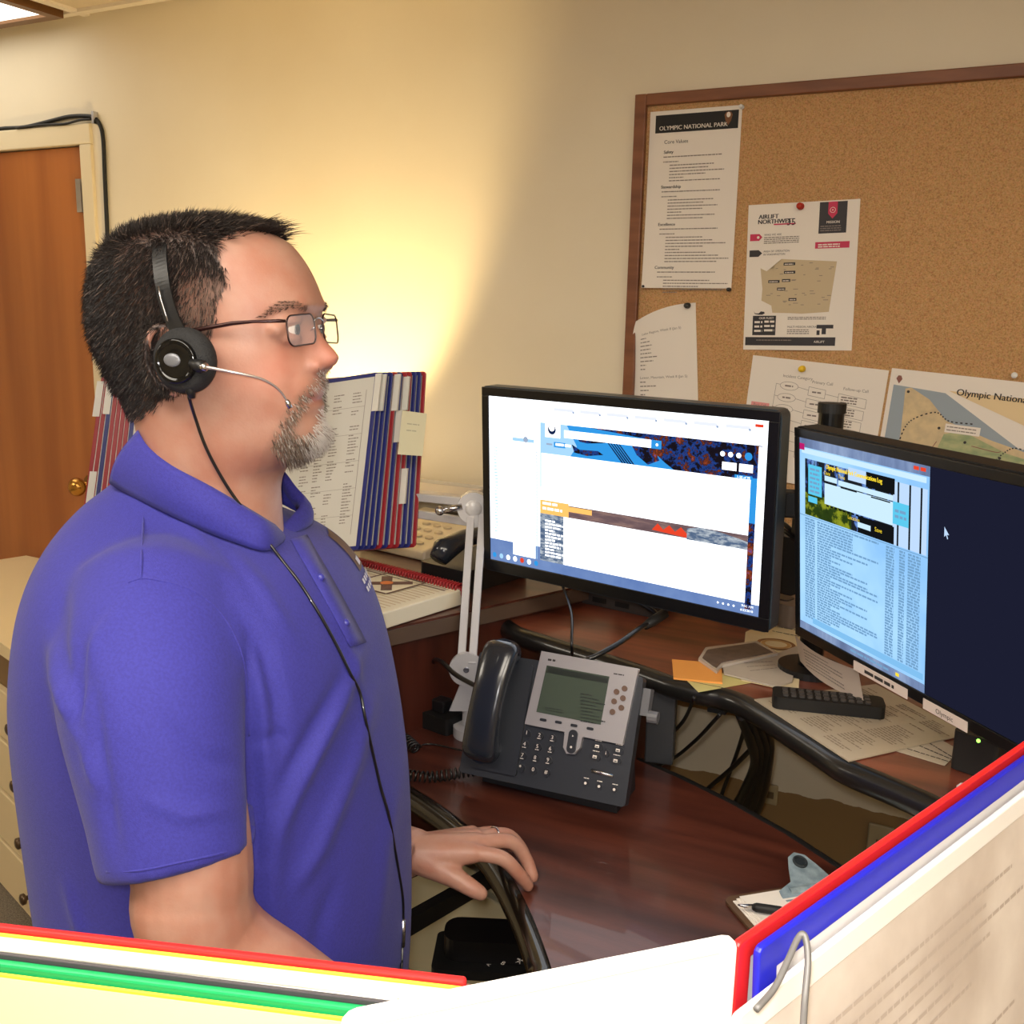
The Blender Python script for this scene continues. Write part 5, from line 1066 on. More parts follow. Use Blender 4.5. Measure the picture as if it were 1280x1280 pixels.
# right group: red framed panel behind, blue framed one in front
ra_, rb2 = zp(925, 1174, TZF), zp(1284, 926, TZF); rdir = (rb2-ra_)/np.linalg.norm(rb2-ra_); rn_ = V3(rdir[1], -rdir[0], 0)
vpanel((ra_-rdir*.004), (rb2+rdir*.04), redf, bp1, ztop=TZF, fw=.012)
o, q = vpanel(ra_+rn_*.0065+rdir*.004, rb2+rdir*.05+rn_*.0065, bluef, bp1, ztop=TZF-.003, lean=(rn_[0]*.015, rn_[1]*.015), rows=22, seed=9, fw=.016, printm=mat('faded_print', (186, 172, 160), .7))
o2, q2 = vpanel(ra_+rn_*.016-rdir*.026, rb2+rdir*.05+rn_*.016, bp1, mat('print_page', (190, 176, 164), .6, noise=(9, (222, 212, 202), (1, 1, 1))), ztop=TZF-.0185, lean=(rn_[0]*.03, rn_[1]*.03), rows=16, seed=21, fw=.014, printm=mat('faded_print'))
cl_ = at(1002, 1172, .475); b = MB(); b.tube(spline([at(945, 1262, .44), at(968, 1235, .45), at(985, 1200, .46), at(998, 1172, .468), at(1006, 1170, .468), at(1010, 1200, .463), at(1006, 1250, .455), at(1003, 1300, .44)], 6), .0016, 8)
b.build('wire_clip', [mat('grey_wire', (112, 110, 108), .45, .2)], fd, smooth=True)
# left group
la, lb = zp(-60, 1149, TZF), zp(583, 1223, TZF); ldr = (lb-la)/np.linalg.norm(lb-la); ln_ = V3(ldr[1], -ldr[0], 0)
vpanel(la, lb, redf, mat('cream_page2', (240, 236, 214), .5), fw=.006)
vpanel(la+ln_*.0032, lb+ln_*.0032, PY, mat('cream_page2'), ztop=TZF-.0020, hw=.0006, fw=.0018)
vpanel(la+ln_*.0065, lb+ln_*.0065, mat('cream_page2'), mat('cream_page2'), ztop=TZF-.0024, hw=.0024, fw=.006)
g0, g1 = zp(-60, 1180, TZF-.006), zp(500, 1250, TZF-.006)
vpanel(g0-ln_*.003, g1-ln_*.003, PY, bp1, ztop=TZF-.0058, hw=.0007, fw=.0018)
vpanel(g0+ln_*.001, g1+ln_*.001, dkf, bp1, ztop=TZF-.0065, hw=.001, fw=.003)
vpanel(g0+ln_*.004, g1+ln_*.004, PG, yp, ztop=TZF-.0085, fw=.006)
vpanel(g0+ln_*.0075, g1+ln_*.0075, PY, yp, ztop=TZF-.0120, hw=.0007, fw=.0018)
# middle white page panel
ma, mb_ = zp(425, 1266, TZF+.004), zp(921, 1167, TZF+.004)
o, q = vpanel(ma, mb_, mat('white_frame', (240, 238, 234), .5), bp1, ztop=TZF+.004, fw=.008)
b = MB(); b.cyl(-.18, .335, .05, LZ+.0005, LZ+.012); b.box(-.62, .22, LZ+.0005, .0, .36, LZ+.0185); b.box(-.14, .362, LZ+.0005, .05, .46, LZ+.0165); b.build('stand', [mat('stand_grey')], fd, bevel=.003)
# ------------------------------------------------------------------ the man
def loc_frame(o, heading): h = R_(heading); return Fr(o, (math.cos(h), math.sin(h), 0), (0, 0, 1))   # X forward, Y up, Z = right side of the body (towards camera)
def project(P):
    v = np.atleast_2d(P)-CAM; z = v@FW; return np.stack([640+F_PX*(v@RT)/z, 640-F_PX*(v@UP)/z], 1)
HO = at(270, 430, 1.0); HF = loc_frame(HO, 15)
TO = at(290, 900, 1.10); TF = loc_frame(TO, 20)
def pl2(fr, px, py, off=0):     # pixel -> (x forward, y up) in the body's side plane, off = distance towards its right side
    p = plane(px, py, fr.o+fr.Z*off, fr.Z)-fr.o; return np.dot(p, fr.X), np.dot(p, fr.Y)
def smooth_rows(A, k=2):
    A = A.copy()
    for _ in range(k): A[1:-1] = .25*A[:-2]+.5*A[1:-1]+.25*A[2:]
    return A
def loft(fr, rows, ncol=96, up=6, k=4):
    """rows: (Fx,Fy px, Bx,By px, half width m, centre fraction, front exponent, back exponent)"""
    R0 = []
    for r in rows:
        f = pl2(fr, r[0], r[1]); b = pl2(fr, r[2], r[3]); R0.append([*f, *b, r[4], r[5], r[6], r[7]])
    R0 = np.array(R0); n = len(R0); t = np.linspace(0, n-1, (n-1)*up+1); A = np.stack([np.interp(t, np.arange(n), R0[:, j]) for j in range(8)], 1); A = smooth_rows(A, k*2)
    out = []
    for a in A:
        Fp, Bp = a[:2], a[2:4]; c = Bp+(Fp-Bp)*a[5]; ring = []
        for j in range(ncol):
            th = 2*math.pi*j/ncol; co, si = math.cos(th), math.sin(th); e = 2/(a[6] if co > 0 else a[7])
            q = c+((Fp-c) if co > 0 else (Bp-c))*abs(co)**e; ring.append((q[0], q[1], a[4]*math.copysign(abs(si)**e, si)))
        out.append(ring)
    return np.array(out)
head_rows = [
 (262, 277, 250, 277, .012, .5, 2, 2), (300, 281, 196, 286, .048, .5, 2.1, 2.1), (330, 288, 160, 303, .066, .46, 2.2, 2.2), (358, 303, 139, 335, .074, .44, 2.2, 2.3),
 (379, 332, 132, 368, .077, .43, 2.25, 2.3), (393, 362, 132, 398, .078, .43, 2.3, 2.3), (398, 380, 135, 418, .077, .43, 2.35, 2.3), (391, 397, 141, 434, .075, .43, 2.45, 2.3),
 (391, 420, 149, 452, .074, .43, 2.4, 2.2), (395, 445, 158, 470, .073, .43, 2.2, 2.2), (400, 466, 167, 487, .072, .43, 2.1, 2.2), (405, 482, 173, 500, .071, .43, 2.0, 2.2),
 (399, 498, 178, 512, .070, .43, 1.95, 2.2), (403, 507, 181, 520, .069, .44, 1.95, 2.2), (399, 517, 183, 528, .068, .44, 1.9, 2.2), (406, 536, 184, 540, .066, .44, 1.9, 2.2),
 (399, 556, 185, 549, .065, .44, 1.95, 2.2), (375, 571, 184, 560, .063, .45, 2.0, 2.2), (352, 586, 181, 572, .062, .46, 2.1, 2.2), (343, 606, 180, 588, .060, .48, 2.2, 2.2),
 (346, 650, 184, 622, .060, .5, 2.2, 2.2), (350, 705, 190, 680, .058, .5, 2.2, 2.2), (345, 740, 200, 740, .05, .5, 2.2, 2.2)]
G = loft(HF, head_rows, 120, 6, 3); Gs = loft(HF, head_rows, 120, 6, 22); Gs[:30] = G[:30]; Gs[-24:] = G[-24:]
for _ in range(12): Gs[20:-18] = .25*Gs[19:-19]+.5*Gs[20:-18]+.25*Gs[21:-17]
G = Gs+(G[:, :1]-Gs[:, :1])*(np.exp(-(G[:, :, 2:]/.030)**4)*(G[:, :, :1] > .02))
def gz(py, px=390): return pl2(HF, px, py)[1]
# nose ridge
nose = np.array([[*pl2(HF, x, y)] for x, y in ((391, 396), (399, 413), (408, 427), (418, 437), (425, 447), (420, 456), (409, 461), (402, 466))])
zz = nose[:, 1][::-1]; xx = nose[:, 0][::-1]; ctr = G[:, 0]   # front centre of each row
sg_z = np.array([gz(470), gz(455), gz(445), gz(425), gz(398)]); sg_v = np.array([.010, .0155, .0135, .0105, .010])
for i in range(len(G)):
    z0 = G[i, 0, 1]
    if zz[0] < z0 < zz[-1]:
        amp = max(0, np.interp(z0, zz, xx)-G[i, 0, 0]); sg = np.interp(z0, sg_z, sg_v)
        m = (G[i, :, 0] > 0); G[i, m, 0] += amp*np.exp(-np.abs(G[i, m, 2]/sg)**2.3)
ze = gz(410)
V = G.reshape(-1, 3); fm = V[:, 0] > .03
for s in (-1, 1):
    V[:, 0] -= fm*.0060*np.exp(-((V[:, 2]-s*.031)/.014)**2-((V[:, 1]-ze)/.010)**2)
    V[:, 0] += fm*.0035*np.exp(-((V[:, 2]-s*.030)/.02)**2-((V[:, 1]-ze-.022)/.006)**2)
    V[:, 2] += s*fm*.003*np.exp(-((V[:, 2]-s*.062)/.02)**2-((V[:, 1]-gz(440))/.018)**2-((V[:, 0]-.06)/.03)**2)
    V[:, 0] -= fm*.003*np.exp(-((V[:, 2]-s*.034)/.006)**2-((V[:, 1]-gz(478))/.014)**2)
V[:, 0] -= fm*.0050*np.exp(-(V[:, 2]/.027)**4-((V[:, 1]-gz(500))/.0026)**2)
G = V.reshape(G.shape)
B = MB(HF); B.grid(G, 0, True, True)
for s in (-1, 1):
    x0, z0 = pl2(HF, 401, 456); B.blob((x0-.003, z0, s*.0125), (.0115, .0085, .0085), 14)                        # alae
    x0, z0 = pl2(HF, 392, 411); B.blob((x0-.0135, z0+.0078, s*.030), (.0135, .0062, .0165), 16); B.blob((x0-.0140, z0-.0088, s*.030), (.0135, .0068, .0165), 16); B.blob((x0-.0200, z0, s*.032), (.0125, .0125, .016), 16); B.blob((x0-.0185, z0-.001, s*.0455), (.0105, .008, .0085), 14)   # lids
    ex, ez = pl2(HF, 213, 447, .078)
    B.blob((ex, ez, s*.080), (.017, .031, .006), 18, axes=(V3(.93, -.18, s*.32), V3(.18, .98, 0), V3(-.3, 0, s*.95)))
    ring = [(ex-.002+.0155*math.cos(a)-.002*math.sin(a), ez+.029*math.sin(a), s*(.083-.007*math.cos(a))) for a in np.linspace(R_(60), R_(290), 16)]
    B.tube(ring, .0042, 8)
    B.blob((ex+.004, ez-.029, s*.081), (.007, .009, .005), 10)
# arms
sh_n = at(198, 775, .955); el_n = at(236, 1168, .875); wr_n = at(475, 1288, .93)
def limb(p, r, n=20): S = spline(p, 6); rr_ = np.interp(np.linspace(0, 1, len(S)), np.linspace(0, 1, len(r)), r); B.tube(S, rr_, n, fr=WORLD)
limb([sh_n, at(212, 900, .89), at(238, 1060, .872), at(243, 1130, .872)], [.062, .060, .054, .052, .050])
limb([at(241, 1085, .872), at(243, 1140, .873), at(275, 1190, .885), at(375, 1242, .905), wr_n], [.050, .052, .051, .050, .044, .034, .030])
sh_f = at(310, 760, 1.26); el_f = at(345, 1015, 1.31); wr_f = zp(520, 1067, .953)
limb([sh_f, at(325, 880, 1.29), el_f], [.06, .052, .048]); limb([at(340, 985, 1.31), at(352, 1018, 1.31), at(440, 1045, 1.29), wr_f], [.044, .048, .046, .040, .032, .030])
# hands
def finger(pts, r0=.0098, r1=.0072): S = spline(pts, 5); B.tube(S, np.linspace(r0, r1, len(S)), 12, fr=WORLD); B.blob(S[-1], (r1, r1, r1), 10, fr=WORLD); B.blob(S[0], (r0*1.05,)*3, 10, fr=WORLD)
def hand(w, mcps, fingers, thumb):
    for m in mcps: B.tube([w, w+(m-w)*.5, m], [.0245, .0185, .0125], 14, fr=WORLD)
    B.blob(w*.55+sum(mcps)/4*.45, (.026, .026, .015), 14, fr=WORLD)
    for k, f in enumerate(fingers): finger(f, [.0105, .0105, .0098, .0086][k], [.0080, .0080, .0076, .0068][k])
    B.tube([w, w+(thumb[0]-w)*.6, thumb[0], thumb[1]], [.024, .020, .0165, .0125], 14, fr=WORLD); finger(thumb[1:], .0125, .0092)
Z = zp
LH = [[Z(596, 1066, .957), Z(628, 1073, .952), Z(648, 1092, .930), Z(660, 1107, .9095)],
      [Z(601, 1053, .960), Z(638, 1052, .955), Z(657, 1073, .930), Z(666, 1096, .9095)],
      [Z(600, 1047, .953), Z(632, 1043, .945), Z(650, 1058, .925), Z(659, 1075, .909)],
      [Z(594, 1043, .944), Z(618, 1040, .936), Z(632, 1049, .920), Z(640, 1060, .908)]]
hand(wr_f, [f[0] for f in LH], LH, [Z(550, 1086, .940), Z(572, 1099, .932), Z(591, 1111, .924), Z(601, 1117, .918)])
# right hand rests on the desk below the near panels
fd_ = (wr_n-el_n); fd_[2] = 0; fd_ /= np.linalg.norm(fd_); sd_ = V3(-fd_[1], fd_[0], 0); w0 = wr_n.copy(); RH = []
for k, (a, sp, ln) in enumerate(((.085, .028, .072), (.088, .008, .08), (.084, -.012, .073), (.076, -.030, .056))):
    m = w0+fd_*a+sd_*sp; z1 = DZ_+.012; RH.append([m+V3(0, 0, -.004), m+fd_*ln*.45+V3(0, 0, .0), m+fd_*ln*.75+V3(0, 0, -.02), V3(*(m+fd_*ln)[:2], max(z1, w0[2]-.045))])
hand(w0, [f[0] for f in RH], RH, [w0+fd_*.03+sd_*.035, w0+fd_*.055+sd_*.052+V3(0, 0, -.008), w0+fd_*.078+sd_*.058+V3(0, 0, -.014), w0+fd_*.095+sd_*.060+V3(0, 0, -.018)])
# trunk and legs under the clothes
shirt_rows = [
 (349, 652, 163, 585, .066, .5, 2.2, 2.2), (352, 664, 150, 600, .088, .5, 2.3, 2.3), (372, 674, 126, 618, .130, .5, 2.3, 2.3), (398, 692, 108, 648, .170, .5, 2.4, 2.4), (420, 716, 94, 682, .194, .5, 2.5, 2.4), (440, 748, 84, 722, .207, .5, 2.5, 2.4), (458, 788, 78, 770, .212, .5, 2.5, 2.4),
 (474, 845, 72, 830, .212, .5, 2.45, 2.4), (486, 905, 72, 905, .208, .5, 2.4, 2.4), (497, 980, 82, 985, .205, .5, 2.35, 2.4), (503, 1050, 94, 1055, .205, .5, 2.3, 2.4), (505, 1120, 104, 1120, .206, .5, 2.3, 2.4),
 (502, 1220, 110, 1220, .206, .5, 2.3, 2.3), (494, 1330, 114, 1330, .204, .5, 2.3, 2.3), (486, 1430, 118, 1430, .200, .5, 2.3, 2.3)]
def shrink(rows, k, ks): return [((r[0]+r[2])/2+(r[0]-r[2])/2*k, r[1]+8, (r[0]+r[2])/2-(r[0]-r[2])/2*k, r[3]+8, r[4]*ks, *r[5:]) for r in rows]
B.grid(loft(TF, shrink(shirt_rows[3:], .88, .86), 60, 3, 2), 0, True, True, fr=TF)
hipc = TO.copy(); hipc[2] = .90
LX, LY = TF.X, -TF.Z    # forward, left
for s in (-1, 1): B.tube([hipc+LY*s*.09+V3(0, 0, .02), hipc+LY*s*.095-LX*.0+V3(0, 0, -.42), V3(*(hipc+LY*s*.10-LX*.02)[:2], .09)], [.088, .058, .042], 16, fr=WORLD)
def remesh(mb, voxel, smooth=3, fac=.6):
    me = bpy.data.meshes.new('tmp'); me.from_pydata(np.concatenate(mb.v).tolist(), [], mb.f); bm = bmesh.new(); bm.from_mesh(me); bmesh.ops.recalc_face_normals(bm, faces=bm.faces); bm.to_mesh(me); bm.free()
    o = bpy.data.objects.new('tmp', me); C.objects.link(o); r = o.modifiers.new('r', 'REMESH'); r.mode = 'VOXEL'; r.voxel_size = voxel; r.adaptivity = 0
    if smooth: q = o.modifiers.new('s', 'SMOOTH'); q.iterations = smooth; q.factor = fac
    dg = bpy.context.evaluated_depsgraph_get(); dg.update(); out = bpy.data.meshes.new_from_object(o.evaluated_get(dg)); bpy.data.objects.remove(o)
    out.polygons.foreach_set('use_smooth', [True]*len(out.polygons)); return out
def verts(me): a = np.empty(len(me.vertices)*3); me.vertices.foreach_get('co', a); return a.reshape(-1, 3)
def norms(me): a = np.empty(len(me.vertices)*3); me.vertex_normals.foreach_get('vector', a) if hasattr(me, 'vertex_normals') else None; return a.reshape(-1, 3)
def setverts(me, v): me.vertices.foreach_set('co', v.ravel()); me.update()
def inpoly(P, poly):
    x, y = P[:, 0], P[:, 1]; r = np.zeros(len(P), bool); n = len(poly)
    for i in range(n):
        x0, y0 = poly[i]; x1, y1 = poly[(i+1) % n]; c = ((y0 > y) != (y1 > y)); c &= x < (x1-x0)*(y-y0)/((y1-y0) if y1 != y0 else 1e-9)+x0; r ^= c
    return r
def color_attr(me, col):
    a = me.color_attributes.new('Col', 'FLOAT_COLOR', 'POINT'); c = np.ones((len(col), 4)); c[:, :3] = col; a.data.foreach_set('color', c.ravel())
bme = remesh(B, .0027, 3, .55)
v = verts(bme); nrm = norms(bme)
hl_ = np.stack([(v-HO)@HF.X, (v-HO)@HF.Y, (v-HO)@HF.Z], 1)
hm = hl_.copy(); hm[:, 2] = np.abs(hm[:, 2]); hv = HO+hm[:, :1]*HF.X+hm[:, 1:2]*HF.Y+hm[:, 2:3]*HF.Z; hp2 = project(hv)
ishead = (hl_[:, 1] > gz(600)-.02) & (np.abs(hl_[:, 2]) < .12) & (np.abs(hl_[:, 0]) < .2)
HAIR = [(356, 289), (330, 290), (310, 287), (290, 290), (276, 298), (272, 312), (276, 335), (283, 350), (278, 366), (270, 380), (268, 398), (263, 418), (240, 430), (238, 470), (222, 486), (205, 497), (190, 512), (176, 520), (90, 530), (90, 230), (370, 230)]
GOAT = [[(378, 492), (388, 478), (401, 464), (430, 466), (430, 494), (404, 488), (392, 490)], [(362, 512), (380, 490), (389, 492), (378, 508), (370, 528), (362, 546), (342, 556), (348, 535)], [(338, 552), (362, 540), (382, 548), (396, 530), (401, 509), (430, 506), (430, 565), (395, 585), (360, 578)]]
BROW = [(322, 398), (340, 384), (352, 378), (372, 377), (386, 383), (384, 389), (366, 385), (350, 390), (330, 399)]
BROW = [(x, y-1) for x, y in BROW]
mh = ishead & inpoly(hp2+rng.normal(0, 2.2, hp2.shape), HAIR) & ~(inpoly(hp2, [(184, 414), (215, 410), (240, 425), (240, 480), (215, 486), (196, 470), (188, 450)]) & (np.abs(hl_[:, 2]) > .0765)); hj = hp2+rng.normal(0, 3.0, hp2.shape); mg = ishead & (inpoly(hj, GOAT[0]) | inpoly(hj, GOAT[1]) | inpoly(hj, GOAT[2])) & (hl_[:, 0] > .02); mb2 = ishead & inpoly(hp2, BROW) & (hl_[:, 0] > .05)
col = np.tile(np.array(lin((178, 135, 116))), (len(v), 1))
def paint(mask_w, c): 
    global col; w_ = np.clip(mask_w, 0, 1)[:, None]; col = col*(1-w_)+np.array(lin(c))*w_
g2 = lambda cx, cy, sx, sy, P=hp2: np.exp(-((P[:, 0]-cx)/sx)**2-((P[:, 1]-cy)/sy)**2)
paint(ishead*g2(408, 448, 22, 20)*.40, (206, 126, 110)); paint(ishead*g2(345, 460, 40, 30)*.4, (216, 138, 118)); paint(ishead*g2(215, 447, 34, 30)*.35, (214, 128, 110))
paint(ishead*(hl_[:, 0] > .06)*g2(398, 499, 20, 5.5)*.9*(np.abs(hl_[:, 2]) < .028), (176, 104, 98))
paint(ishead*g2(395, 470, 90, 22)*0, (0, 0, 0))
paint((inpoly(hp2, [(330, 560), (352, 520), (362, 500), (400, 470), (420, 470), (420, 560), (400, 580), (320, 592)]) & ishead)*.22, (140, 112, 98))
paint((ishead & inpoly(hp2, HAIR) & ~(inpoly(hp2, [(184, 414), (215, 410), (240, 425), (240, 480), (215, 486), (196, 470), (188, 450)]) & (np.abs(hl_[:, 2]) > .0765)))*.90, (46, 38, 34)); paint((inpoly(hp2, [(222, 330), (276, 340), (284, 352), (278, 368), (270, 384), (264, 412), (240, 425), (222, 412)]) & mh)*.42, (160, 124, 106))
paint(mg*.22, (150, 128, 112)); paint(mb2*.35, (110, 86, 74))
rnd = rng.random(len(v)); 
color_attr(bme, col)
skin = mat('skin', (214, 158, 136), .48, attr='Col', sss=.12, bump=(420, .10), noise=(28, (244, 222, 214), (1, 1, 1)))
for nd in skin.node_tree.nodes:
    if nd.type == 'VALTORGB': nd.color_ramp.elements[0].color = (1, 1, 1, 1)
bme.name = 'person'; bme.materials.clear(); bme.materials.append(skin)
man = bpy.data.objects.new('person', bme); C.objects.link(man); org = V3(TO[0], TO[1], 0.0)
setverts(bme, v-org); man.location = Vector(org.tolist()); man.data.update()
tag(man, 'standing man in a royal blue polo shirt and headset, facing right towards the monitors', 'person')
bbvh = BVHTree.FromPolygons([tuple(p) for p in v], [tuple(p.vertices) for p in bme.polygons])
# shirt
S = MB(TF); S.grid(loft(TF, shirt_rows, 90, 4, 2), 0, True, True)
def slv_(p, r): q = spline(p, 6); S.tube(q, np.interp(np.linspace(0, 1, len(q)), np.linspace(0, 1, len(r)), r), 28, fr=WORLD)
slv_([at(205, 725, .985), at(192, 790, .935), at(192, 880, .895), at(207, 980, .878), at(224, 1078, .872)], [.060, .086, .087, .083, .076, .070, .067])
slv_([at(300, 735, 1.22), at(315, 800, 1.26), at(320, 900, 1.28), at(330, 960, 1.29)], [.06, .08, .074, .066])
sme = remesh(S, .0055, 7, .7)
sv = verts(sme); sn = norms(sme); sp2 = project(sv); sdep = (sv-CAM)@FW
near = ((sv-TO)@TF.Z) > -.05
facing = (sn*((CAM-sv)/np.linalg.norm(CAM-sv, axis=1)[:, None])).sum(1) > .05
def crease(pts, amp, sg):
    w_ = np.zeros(len(sv)); P = np.array(pts, float)
    for i in range(len(P)-1):
        a, b = P[i], P[i+1]; d = b-a; t = np.clip(((sp2-a)@d)/(d@d), 0, 1); dist = np.linalg.norm(sp2-(a+t[:, None]*d), axis=1)
        tt = (i+t)/(len(P)-1); w_ = np.maximum(w_, np.exp(-(dist/sg)**2)*np.sin(np.clip(tt, .02, .98)*math.pi)**.5)
    return w_*amp*near*facing
disp = np.zeros(len(sv))
for pts, a, s_ in (
  ([(300, 770), (330, 810), (345, 870), (350, 940)], -.006, 10), ([(310, 800), (318, 900), (322, 1000), (320, 1075)], -.009, 8),
  ([(455, 800), (425, 880), (375, 980), (335, 1060)], .006, 9), ([(470, 860), (445, 950), (400, 1060), (370, 1110)], .005, 10), ([(440, 830), (400, 900), (350, 985)], -.004, 9),
  ([(60, 790), (68, 850), (88, 910), (110, 960), (130, 1000)], .005, 7), ([(80, 740), (72, 800), (82, 860)], -.004, 9), ([(105, 800), (95, 850), (88, 900), (105, 960)], -.006, 9),
  ([(110, 830), (125, 960), (145, 1070)], -.004, 9), ([(150, 760), (120, 800), (100, 850)], .003, 8),
  ([(225, 650), (262, 690), (300, 740)], .0025, 8), ([(285, 690), (325, 735), (365, 800)], .003, 9), ([(320, 930), (350, 920), (365, 930)], -.003, 6),
  ([(500, 960), (480, 1060), (470, 1180)], .003, 10), ([(80, 1100), (95, 1150), (110, 1190)], .003, 6), ([(400, 740), (430, 800), (455, 870)], .003, 7), ([(360, 1010), (340, 1090), (345, 1180)], .004, 12), ([(420, 1100), (400, 1160), (398, 1210)], -.003, 10),
  ([(200, 900), (255, 950), (300, 960)], -.0025, 9), ([(180, 1000), (230, 1020), (290, 1010)], .002, 9)):
    disp += crease(pts, a*1.45, s_)
n1 = np.sin(sv@np.array([13., 7, 9])+2)*np.sin(sv@np.array([5., -11, 16])); disp += .0018*n1
sv = sv+sn*disp[:, None]; setverts(sme, sv)
shirtm = mat('royal_blue_pique', (54, 52, 150), .8, bump=(900, .25), sheen=.08, noise=(380, (48, 45, 136), (1, 1, 1)))
sme.materials.clear(); sme.materials.append(shirtm); sme.name = 'polo_shirt'
def child(me, name, parent=man): o = bpy.data.objects.new(name, me); C.objects.link(o); o.parent = parent; o.matrix_parent_inverse = parent_inv(parent); return o
shirt = child(sme, 'polo_shirt')
sbvh = BVHTree.FromPolygons([tuple(p) for p in sv], [tuple(p.vertices) for p in sme.polygons])
def cast(px, py, bv=None, off=.002, default=1.0):
    d = ray(px, py); L = np.linalg.norm(d); best = None
    for t in ([bv] if bv else [sbvh, bbvh]):
        h = t.ray_cast(Vector(CAM.tolist()), Vector((d/L).tolist()))
        if h[0] is not None and (best is None or h[3] < best[1]): best = (np.array(h[0]), h[3])
    if best is None: return at(px, py, default)
    return best[0]-d/L*off
# collar
tl_ = [(172, 541), (186, 562), (215, 585), (262, 610), (305, 635), (340, 656), (362, 668)]; bl_ = [(139, 604), (156, 614), (196, 634), (250, 660), (300, 680), (330, 688), (350, 678)]
T_ = spline([cast(x, y, bbvh, .008) for x, y in tl_], 5); Bt = spline([cast(x, y, sbvh, .004) for x, y in bl_], 5); ns = min(len(T_), len(Bt)); rows = []
for i in range(ns):
    a, b = T_[i], Bt[i]; dn = np.cross(T_[min(i+1, ns-1)]-T_[max(i-1, 0)], b-a); dn /= np.linalg.norm(dn)
    if np.dot(dn, CAM-a) < 0: dn = -dn
    rows.append([a-dn*.006+V3(0, 0, -.012), a+V3(0, 0, .001), *[a+(b-a)*t+dn*(.0065*math.sin(t*3.0)) for t in np.linspace(.08, 1, 7)]])
rows = np.array(rows); cb2 = MB(); cb2.grid(rows, 0)
rl = rows-TO; mir = TO+ (rl@TF.X)[..., None]*TF.X+(rl@TF.Y)[..., None]*TF.Y-(rl@TF.Z)[..., None]*TF.Z
cb2.grid(mir[::-1], 0)
# back join between both halves
jr_ = [rows[0]*(1-t)+mir[0]*t-TF.X*.018*math.sin(t*math.pi) for t in np.linspace(0, 1, 7)]; cb2.grid(np.array(jr_)[::-1], 0)
col_o = cb2.build('collar', [shirtm], shirt, smooth=True); so = col_o.modifiers.new('so', 'SOLIDIFY'); so.thickness = .003; so.offset = 0
# placket, buttons, seams, chest emblem
pk = [(372, 672), (388, 700), (408, 735), (430, 775), (446, 806)]
L_ = [cast(x-9, y+3, sbvh, .0012) for x, y in pk]; Rr = [cast(x+11, y-3, sbvh, .0012) for x, y in pk]; pb2 = MB(); pb2.grid([[a, (a+b)/2+(CAM-a)/np.linalg.norm(CAM-a)*.002, b] for a, b in zip(spline(L_, 4), spline(Rr, 4))], 0)
po_ = pb2.build('placket', [shirtm], shirt, smooth=True); so = po_.modifiers.new('so', 'SOLIDIFY'); so.thickness = .0014
for x, y in ((401, 722), (432, 779)):
    c = cast(x, y, sbvh, .0062); bb = MB(); bb.blob(c, (.0045, .0045, .0045), 10); bb.build('button', [mat('blue_button', (60, 60, 150), .3)], shirt, smooth=True)
for pts, nm in ((((180, 618), (179, 650), (177, 690), (176, 724)), 'shoulder_seam'), (((160, 728), (178, 723), (200, 726), (240, 738), (275, 765), (300, 810), (309, 860), (311, 920)), 'armhole_seam'), (((133, 1090), (175, 1088), (230, 1077), (280, 1066), (313, 1056)), 'sleeve_hem')):
    sm_ = MB(); sm_.tube(spline([cast(x, y, sbvh, .0) for x, y in pts], 8), .0011, 6); sm_.build(nm, [shirtm], shirt, smooth=True)
# emblem on the left chest: brown arrowhead and white stitched words
ez_ = []
def tsurf(x, y, off=.002):  # point on the far front of the chest: local left offset x, height y(px)
    h = pl2(TF, 430, y)[1]; o = TO+TF.Y*h-TF.Z*x+TF.X*.6; r = sbvh.ray_cast(Vector(o.tolist()), Vector((-TF.X).tolist())); return np.array(r[0])+TF.X*off if r[0] is not None else o-TF.X*.4
eb = MB(); g_ = [[tsurf(x, y) for x in np.linspace(.070, .108, 6)] for y in np.linspace(690, 735, 6)]; eb.grid(g_, 0); eb.grid(np.array(g_)[::-1], 0)
for k, yy in enumerate((742, 752)):
    for m in range(5): g_ = [[tsurf(.058+m*.012+dx, yy+dy) for dx in (0, .008)] for dy in (0, 6)]; eb.grid(g_, 1); eb.grid(np.array(g_)[::-1], 1)
g_ = [[tsurf(x, y, .003) for x in np.linspace(.080, .098, 4)] for y in np.linspace(722, 730, 3)]; eb.grid(g_, 1); eb.grid(np.array(g_)[::-1], 1)
eb.build('chest_emblem', [mat('emblem_brown', (104, 76, 60), .7), mat('emblem_thread', (206, 206, 220), .6)], shirt)
# trousers and shoes
tr_ = MB()
tr_.blob(hipc+V3(0, 0, .02), (.20, .185, .14), 24, axes=(LY, LX, V3(0, 0, 1)))
for s in (-1, 1): tr_.tube([hipc+LY*s*.09+V3(0, 0, -.02), hipc+LY*s*.098+V3(0, 0, -.42), V3(*(hipc+LY*s*.10-LX*.02)[:2], .05)], [.108, .084, .072], 20)
tme = remesh(tr_, .009, 4); tme.materials.clear(); tme.materials.append(mat('dark_trousers', (46, 46, 52), .85, bump=(500, .2))); tme.name = 'trousers'; child(tme, 'trousers')
for s in (-1, 1):
    c = hipc+LY*s*.10; sh = MB(); fr = Fr(V3(c[0], c[1], 0), LX, LY); rows = []
    for x, w_, h_ in ((-.09, .015, .03), (-.085, .032, .06), (-.04, .038, .085), (.03, .040, .075), (.10, .047, .055), (.16, .043, .045), (.19, .025, .03), (.195, .008, .015)):
        rows.append([(x, w_*math.cos(a), max(.001, .5*h_+.5*h_*math.sin(a)+.001)) for a in np.linspace(0, 2*math.pi, 17)[:-1]])
    sh.grid(rows, 0, True, True, fr); sh.build('shoe', [mat('dark_shoe', (28, 26, 26), .4)], man, smooth=True)
